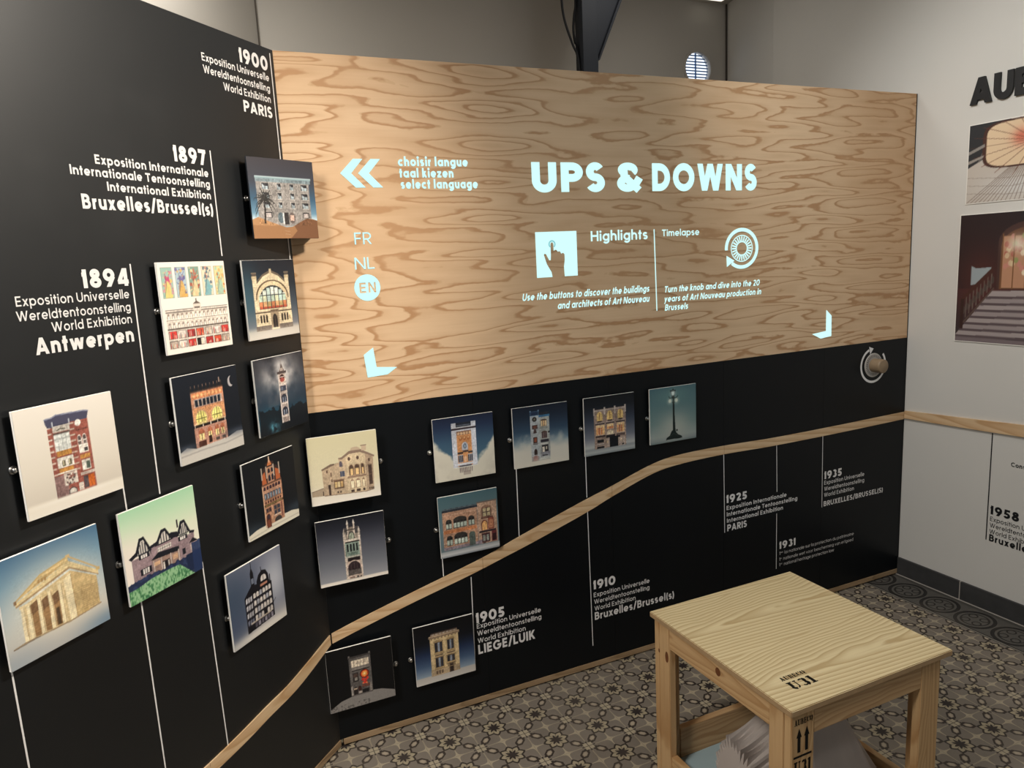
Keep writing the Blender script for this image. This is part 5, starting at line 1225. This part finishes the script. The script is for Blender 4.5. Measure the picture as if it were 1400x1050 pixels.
lettering([('Conv', .540, .604, .722, .020, .14)], VINYL, M['vinyl_dark'], conv)
head = wall_thing('wall_heading', 'big raised black letters at the top of the white wall', 'heading')
xx = .266
for ch, wd in (('A', .096), ('U', .082), ('B', .074), ('E', .064), ('C', .092), ('Q', .108)):
    bm = bmesh.new(); pl = text_polys(ch, xx, xx+wd, 2.326, .112, .18)
    for k_, p in enumerate(pl):
        if sum((p[i][0]*p[(i+1) % len(p)][1]-p[(i+1) % len(p)][0]*p[i][1]) for i in range(len(p))) < 0: p = p[::-1]
        prism(bm, p, -.012-(k_ % 7)*8e-5, -.0005)
    o = link_mesh('letter', bm, M['vinyl_dark'], head); xx += wd+.0075
def wall_photo(art, x0, z0, w, h, label):
    t = thing('photo_print', label, 'photo', (W+0.006, -(x0+w/2), z0), -PI/2)
    bm = bmesh.new(); box(bm, -w/2, w/2, -.004, 0, 0, h); bd = link_mesh('board', bm, M['white_edge'], t)
    art.mesh('print', w-.008, h-.008, -.0046, bd, None, .004)
wall_photo(art_skylight(), .266, 1.895, .46, .347, 'photo of a stained glass skylight, upper of two on the white wall')
wall_photo(art_stairs(), .246, 1.268, .43, .583, 'photo of a stone staircase with railing, lower of two on the white wall')

# ------------------------------------------------------------------ behind the partition: iron column, cables, vent, lamp
col = thing('iron_column', 'dark blue-black iron column rising behind the plywood', 'column', (1.76, 1.03, 0))
one_box('shaft', (-.045, .045, -.03, .05, 0, CZ), M['iron'], col, 0.002)
bm = bmesh.new(); prism(bm, [(.045, 2.79), (.052, 2.79), (.30, 3.3195), (.045, 3.3195)], -.006, .006); link_mesh('gusset_plate', bm, M['iron'], col)
bm = bmesh.new(); prism(bm, [(.046, 2.775), (.056, 2.775), (.314, 3.3195), (.296, 3.3195)], -.028, .028); link_mesh('brace_flange', bm, M['iron'], col)
def cable(name, pts, r, label):
    bm = bmesh.new(); tube(bm, catmull(pts, 8), r); tag(link_mesh(name, bm, M['cable'], smooth=True), label, 'cable')
cable('power_cable', [(1.62, 1.05, 3.3195), (1.622, 1.05, 3.10), (1.635, 1.05, 2.98), (1.672, 1.04, 2.86), (1.701, 1.03, 2.77), (1.7075, 1.03, 2.55), (1.7075, 1.03, 2.0)], .0065, 'black cable hanging in a wide curve left of the iron column')
cable('power_cable', [(1.7075, 1.05, 3.3195), (1.7075, 1.05, 3.08), (1.695, 1.05, 3.0), (1.688, 1.05, 2.93), (1.694, 1.05, 2.87), (1.7075, 1.05, 2.80), (1.7075, 1.05, 2.3)], .0065, 'short black cable bowing out close against the iron column')

vent = thing('louvre_vent', 'round louvred vent glowing with daylight in the back wall', 'vent', (VC[0], 1.5, VC[1]))
bm = bmesh.new(); n = 40
for r0, r1, y0, y1 in ((.100, .112, -.012, .0),):
    ri = [[bm.verts.new((r*math.cos(2*PI*k/n), y, r*math.sin(2*PI*k/n))) for k in range(n)] for r, y in ((r0, y1), (r0, y0), (r1, y0), (r1, y1))]
    for a, b in zip(ri, ri[1:]+ri[:1]):
        for k in range(n): bm.faces.new((a[k], a[(k+1) % n], b[(k+1) % n], b[k]))
bmesh.ops.recalc_face_normals(bm, faces=bm.faces[:]); link_mesh('ring', bm, M['grey_wall'], vent)
bm = bmesh.new(); bm.faces.new([bm.verts.new((.103*math.cos(2*PI*k/n), .034, .103*math.sin(2*PI*k/n))) for k in range(n)][::-1]); link_mesh('daylight_pane', bm, M['daylight'], vent)
for k in range(10):
    z = -.085+k*.0188; hw_ = math.sqrt(max(.099**2-z*z, .0004))
    bm = bmesh.new(); v = [(-hw_, .012, z-.0042), (hw_, .012, z-.0042), (hw_, .016, z+.0042), (-hw_, .016, z+.0042)]
    for off in (0,):
        a = [bm.verts.new(p) for p in v]; b = [bm.verts.new((p[0], p[1]+.003, p[2])) for p in v]
        bm.faces.new(a); bm.faces.new(b[::-1])
        for i in range(4): bm.faces.new((a[i], b[i], b[(i+1) % 4], a[(i+1) % 4]))
    bmesh.ops.recalc_face_normals(bm, faces=bm.faces[:]); link_mesh('slat', bm, M['slat_blue'], vent)
one_box('mullion', (-.003, .003, .012, .022, -.10, .10), M['slat_blue'], vent)

lampt = thing('strip_light', 'lit strip lamp under the ceiling above the round vent', 'lamp', (2.85, 1.395, CZ))
one_box('housing', (-.05, .13, -.03, .03, -.012, 0), M['white_edge'], lampt, 0.002)
one_box('tube', (-.045, .125, -.018, .018, -.020, -.012), M['tube'], lampt, 0.003)

# ------------------------------------------------------------------ the wooden stool
SX0, SX1, SY0, SY1, SH = .920, 1.523, -1.274, -.665, .600
TT = .018
stool = thing('stool', 'square pine stool with a stencilled plywood top on the tiled floor', 'stool', ((SX0+SX1)/2, (SY0+SY1)/2, 0))
ox, oy = (SX0+SX1)/2, (SY0+SY1)/2
def sb(name, x0, x1, y0, y1, z0, z1, mat, bv=.0025): return one_box(name, (x0-ox, x1-ox, y0-oy, y1-oy, z0, z1), M[mat], stool, bv)
bm = bmesh.new(); v = box(bm, SX0-ox, SX1-ox, SY0-oy, SY1-oy, SH-TT, SH)
bmesh.ops.bevel(bm, geom=bm.edges[:], offset=.002, segments=2, affect='EDGES')
for f in bm.faces:
    if abs(f.normal.z) < .5: f.material_index = 1
bm.normal_update()
for f in bm.faces: f.material_index = 0 if f.normal.z > .6 or f.normal.z < -.6 else 1
top = link_mesh('tabletop', bm, [M['ply_top'], M['ply_edge']], stool)
lx0, lx1, ly0, ly1 = SX0+.010, SX1-.035, SY0+.010, SY1-.012
Tk, Lw = .025, .078
zt = SH-TT
def leg(cx, cy):
    """corner post of two planks set at a right angle"""
    bm = bmesh.new()
    xa = (lx0, lx0+Tk) if cx == 0 else (lx1-Tk, lx1)
    ya = (ly0, ly0+Tk) if cy == 0 else (ly1-Tk, ly1)
    yb = (ly0+Tk+.001, ly0+Lw) if cy == 0 else (ly1-Lw, ly1-Tk-.001)
    xw = (lx0, lx0+Lw) if cx == 0 else (lx1-Lw, lx1)
    for x0, x1, y0, y1 in ((xw[0], xw[1], ya[0], ya[1]), (xa[0], xa[1], yb[0], yb[1])):
        b2 = bmesh.new(); box(b2, x0-ox, x1-ox, y0-oy, y1-oy, 0, zt)
        bmesh.ops.bevel(b2, geom=b2.edges[:], offset=.002, segments=2, affect='EDGES')
        me = bpy.data.meshes.new('tmp'); b2.to_mesh(me); b2.free(); bm.from_mesh(me); bpy.data.meshes.remove(me)
    return link_mesh('leg', bm, M['pine_v'], stool)
legs = [leg(cx, cy) for cx in (0, 1) for cy in (0, 1)]
az0 = .508
aprL = sb('apron', lx0+.001, lx0+Tk, ly0+Lw, ly1-Lw, az0, zt, 'pine_y'); sb('apron', lx1-Tk, lx1-.001, ly0+Lw, ly1-Lw, az0, zt, 'pine_y')
sb('apron', lx0+Lw, lx1-Lw, ly0+.001, ly0+Tk, az0, zt, 'pine_x'); sb('apron', lx0+Lw, lx1-Lw, ly1-Tk, ly1-.001, az0, zt, 'pine_x')
sb('lower_rail', lx0+.004, lx0+.004+.022, ly0+Lw, ly1-Lw, .035, .128, 'pine_y'); sb('lower_rail', lx1-.026, lx1-.004, ly0+Lw, ly1-Lw, .07, .165, 'pine_y')
sb('lower_rail', lx0+Lw, lx1-Lw, ly0+.004, ly0+.026, .035, .128, 'pine_x'); sb('lower_rail', lx0+Lw, lx1-Lw, ly1-.028, ly1-.004, .06, .172, 'pine_x')
sb('base_board', lx0+Tk+.002, lx1-Tk-.002, ly0+Tk+.002, ly1-Tk-.004, .055, .067, 'blue_board', .001)['label'] = 'pale blue board'
for nm, (y, z, ry, rz_) in {'a': (-.742, .475, .0085, .019), 'b': (-.701, .478, .004, .007)}.items():
    bm = bmesh.new(); vs_ = [bm.verts.new((lx0-.0004-ox, y+ry*math.cos(2*PI*k/18)-oy, z+rz_*math.sin(2*PI*k/18))) for k in range(18)]; bm.faces.new(vs_[::-1]); link_mesh('knot', bm, M['knot'], legs[1])
bm = bmesh.new(); vs_ = [bm.verts.new((lx0+.0006-ox, -.985+.011*math.cos(2*PI*k/18)-oy, .553+.013*math.sin(2*PI*k/18))) for k in range(18)]; bm.faces.new(vs_[::-1]); link_mesh('knot', bm, M['knot'], aprL)
# stencil lettering: fat slab letters with breaks
def slab(ch):
    f = .20; t = .07; S = lambda w, *p: stroke(list(p), w)
    if ch == 'U': return S(f, (.16, .68), (.16, .24))+S(t, (0, .67), (.34, .67))+stroke(arc(.33, .24, .235, .20, 180, 262, 9), .17)+stroke(arc(.33, .24, .205, .20, 285, 360, 8), t*1.2)+S(t, (.535, .68), (.535, .24))+S(t, (.44, .67), (.64, .67)), .66
    if ch == '3': return stroke(arc(.22, .52, .17, .13, 150, 60, 9), .10)+stroke(arc(.25, .52, .15, .13, 62, -75, 12), .19)+stroke(arc(.25, .19, .17, .155, 78, -75, 14), .20)+stroke(arc(.22, .19, .18, .145, 285, 205, 8), .10), .50
    if ch == '1': return S(f, (.22, .0), (.22, .70))+S(t, (.04, .035), (.40, .035))+S(t, (.05, .62), (.2, .66)), .42
    if ch == 'A': return diag(.46, 0, .30, .7, .2)+diag(.10, 0, .24, .52, .07)+S(t, (-.02, .03), (.22, .03))+S(t, (.32, .03), (.62, .03))+S(.06, (.17, .2), (.36, .2)), .62
    if ch == 'B': return S(f, (.16, 0), (.16, .7))+S(t, (0, .665), (.26, .665))+S(t, (0, .035), (.26, .035))+stroke(arc(.32, .52, .13, .13, 80, -80, 10), .13)+stroke(arc(.32, .19, .16, .15, 80, -80, 10), .15), .58
    if ch == 'E': return S(f, (.16, 0), (.16, .7))+S(t, (0, .665), (.5, .665))+S(t, (0, .035), (.5, .035))+S(t, (.26, .35), (.42, .35))+S(t, (.49, .70), (.49, .52))+S(t, (.5, 0), (.5, .2))+S(t, (.42, .26), (.42, .44)), .56
    if ch == 'C': return stroke(arc(.30, .35, .2, .26, 105, 255, 14), .2)+stroke(arc(.34, .35, .2, .31, 80, 20, 7), t)+stroke(arc(.34, .35, .2, .31, 280, 340, 7), t)+S(t, (.53, .7), (.53, .46)), .58
    if ch == 'Q': return stroke(arc(.30, .35, .2, .26, 105, 255, 14), .2)+stroke(arc(.36, .35, .2, .26, 75, -75, 14), .2)+diag(.60, -.1, .38, .18, .1), .68
    return [], .3
def slab_text(s, x0, z, cap, gap=.07):
    pol = []; x = 0
    for ch in s:
        g_, a = slab(ch); pol += [[((q[0]+x)*cap/.7+x0, q[1]*cap/.7+z) for q in p] for p in g_]; x += a+gap
    return pol, (x-gap)*cap/.7
def fit(s, x0, x1, z, cap):
    p, w = slab_text(s, 0, z, cap); k = (x1-x0)/w; return [[(x0+q[0]*k, q[1]) for q in a] for a in p]
bm = bmesh.new()
for p in fit('AUBECQ', .9975, 1.084, -1.1635, .0155)+fit('U31', .9975, 1.083, -1.2065, .032): bm.faces.new([bm.verts.new((q[0]-ox, q[1]-oy, SH+.0006)) for q in p])
link_mesh('stencil_lettering', bm, M['stencil'], top)['label'] = 'black stencilled house name and number on the top'
bm = bmesh.new()
fr_ = []
lw0 = lx0+.008
fr_ += fit('AUBECQ', lw0+.002, lw0+.064, .548, .016)
for x in (lw0+.018, lw0+.044): fr_ += [[(x-.005, .470), (x+.005, .470), (x+.005, .512), (x-.005, .512)], [(x-.009, .512), (x+.009, .512), (x, .538)]]
fr_ += [[(lw0, .455), (lw0+.062, .455), (lw0+.062, .461), (lw0, .461)]]
fr_ += fit('U31', lw0+.002, lw0+.062, .405, .040)
flat(bm, [[(q[0]-ox, q[1]) for q in p] for p in fr_], ly0-oy-.0005)
link_mesh('stencil_lettering', bm, M['stencil'], legs[0])['label'] = 'black stencilled arrows and number on the front leg'

# ------------------------------------------------------------------ the plaster cast stored under the stool
cast = thing('plaster_cast', 'white plaster drapery fragments with a jagged broken end inside the stool', 'plaster cast', (1.0, -.95, .067))
rng = np.random.default_rng(5)
NV = 72
jag = [0.010*math.sin(k*1.9)+0.012*(rng.random()-.5) for k in range(NV+1)]
bm = bmesh.new(); rows = []
for i in range(31):
    s = i/30; row = []
    for j in range(NV+1):
        t = j/NV; a = PI*t
        flute = .0034*math.sin(t*46)+.0030*math.sin(t*23+1.2)
        r_ = 1+ (jag[j]/.11)*math.exp(-s*9) + flute/.11*(1-.4*math.exp(-s*12))
        y_ = -math.cos(a)*.098*r_*(1+.35*s)*(1+.15*math.cos(a)); z_ = max(0.0, math.sin(a)**.8*.205*r_*(1+.42*s))
        row.append(bm.verts.new((.012+.40*s, y_-.01+.06*s, z_)))
    rows.append(row)
for i in range(30):
    for j in range(NV): bm.faces.new((rows[i][j], rows[i+1][j], rows[i+1][j+1], rows[i][j+1]))
bm.faces.new(rows[0]); bm.faces.new(rows[-1][::-1])
bmesh.ops.recalc_face_normals(bm, faces=bm.faces[:])
link_mesh('pleated_block', bm, M['plaster_cast'], cast)
bm = bmesh.new(); rows = []
for i in range(29):
    s = i/28; row = []
    for k in range(96):
        a = 2*PI*k/96
        r = (.022+.228*s**1.02)*(1+.07*s*math.sin(9*a+1.5*s)+.035*s*math.sin(17*a+1))
        row.append(bm.verts.new((.225+r*math.cos(a), -.155+r*.42*math.sin(a)*(.6+.4*s), .395*(1-s)+.004*math.sin(5*a)*(1-s))))
    rows.append(row)
for i in range(28):
    for k in range(96): bm.faces.new((rows[i][k], rows[i][(k+1) % 96], rows[i+1][(k+1) % 96], rows[i+1][k]))
bm.faces.new(rows[0]); bm.faces.new(rows[-1][::-1]); bmesh.ops.recalc_face_normals(bm, faces=bm.faces[:])
link_mesh('drapery', bm, M['plaster_cast'], cast, smooth=True)
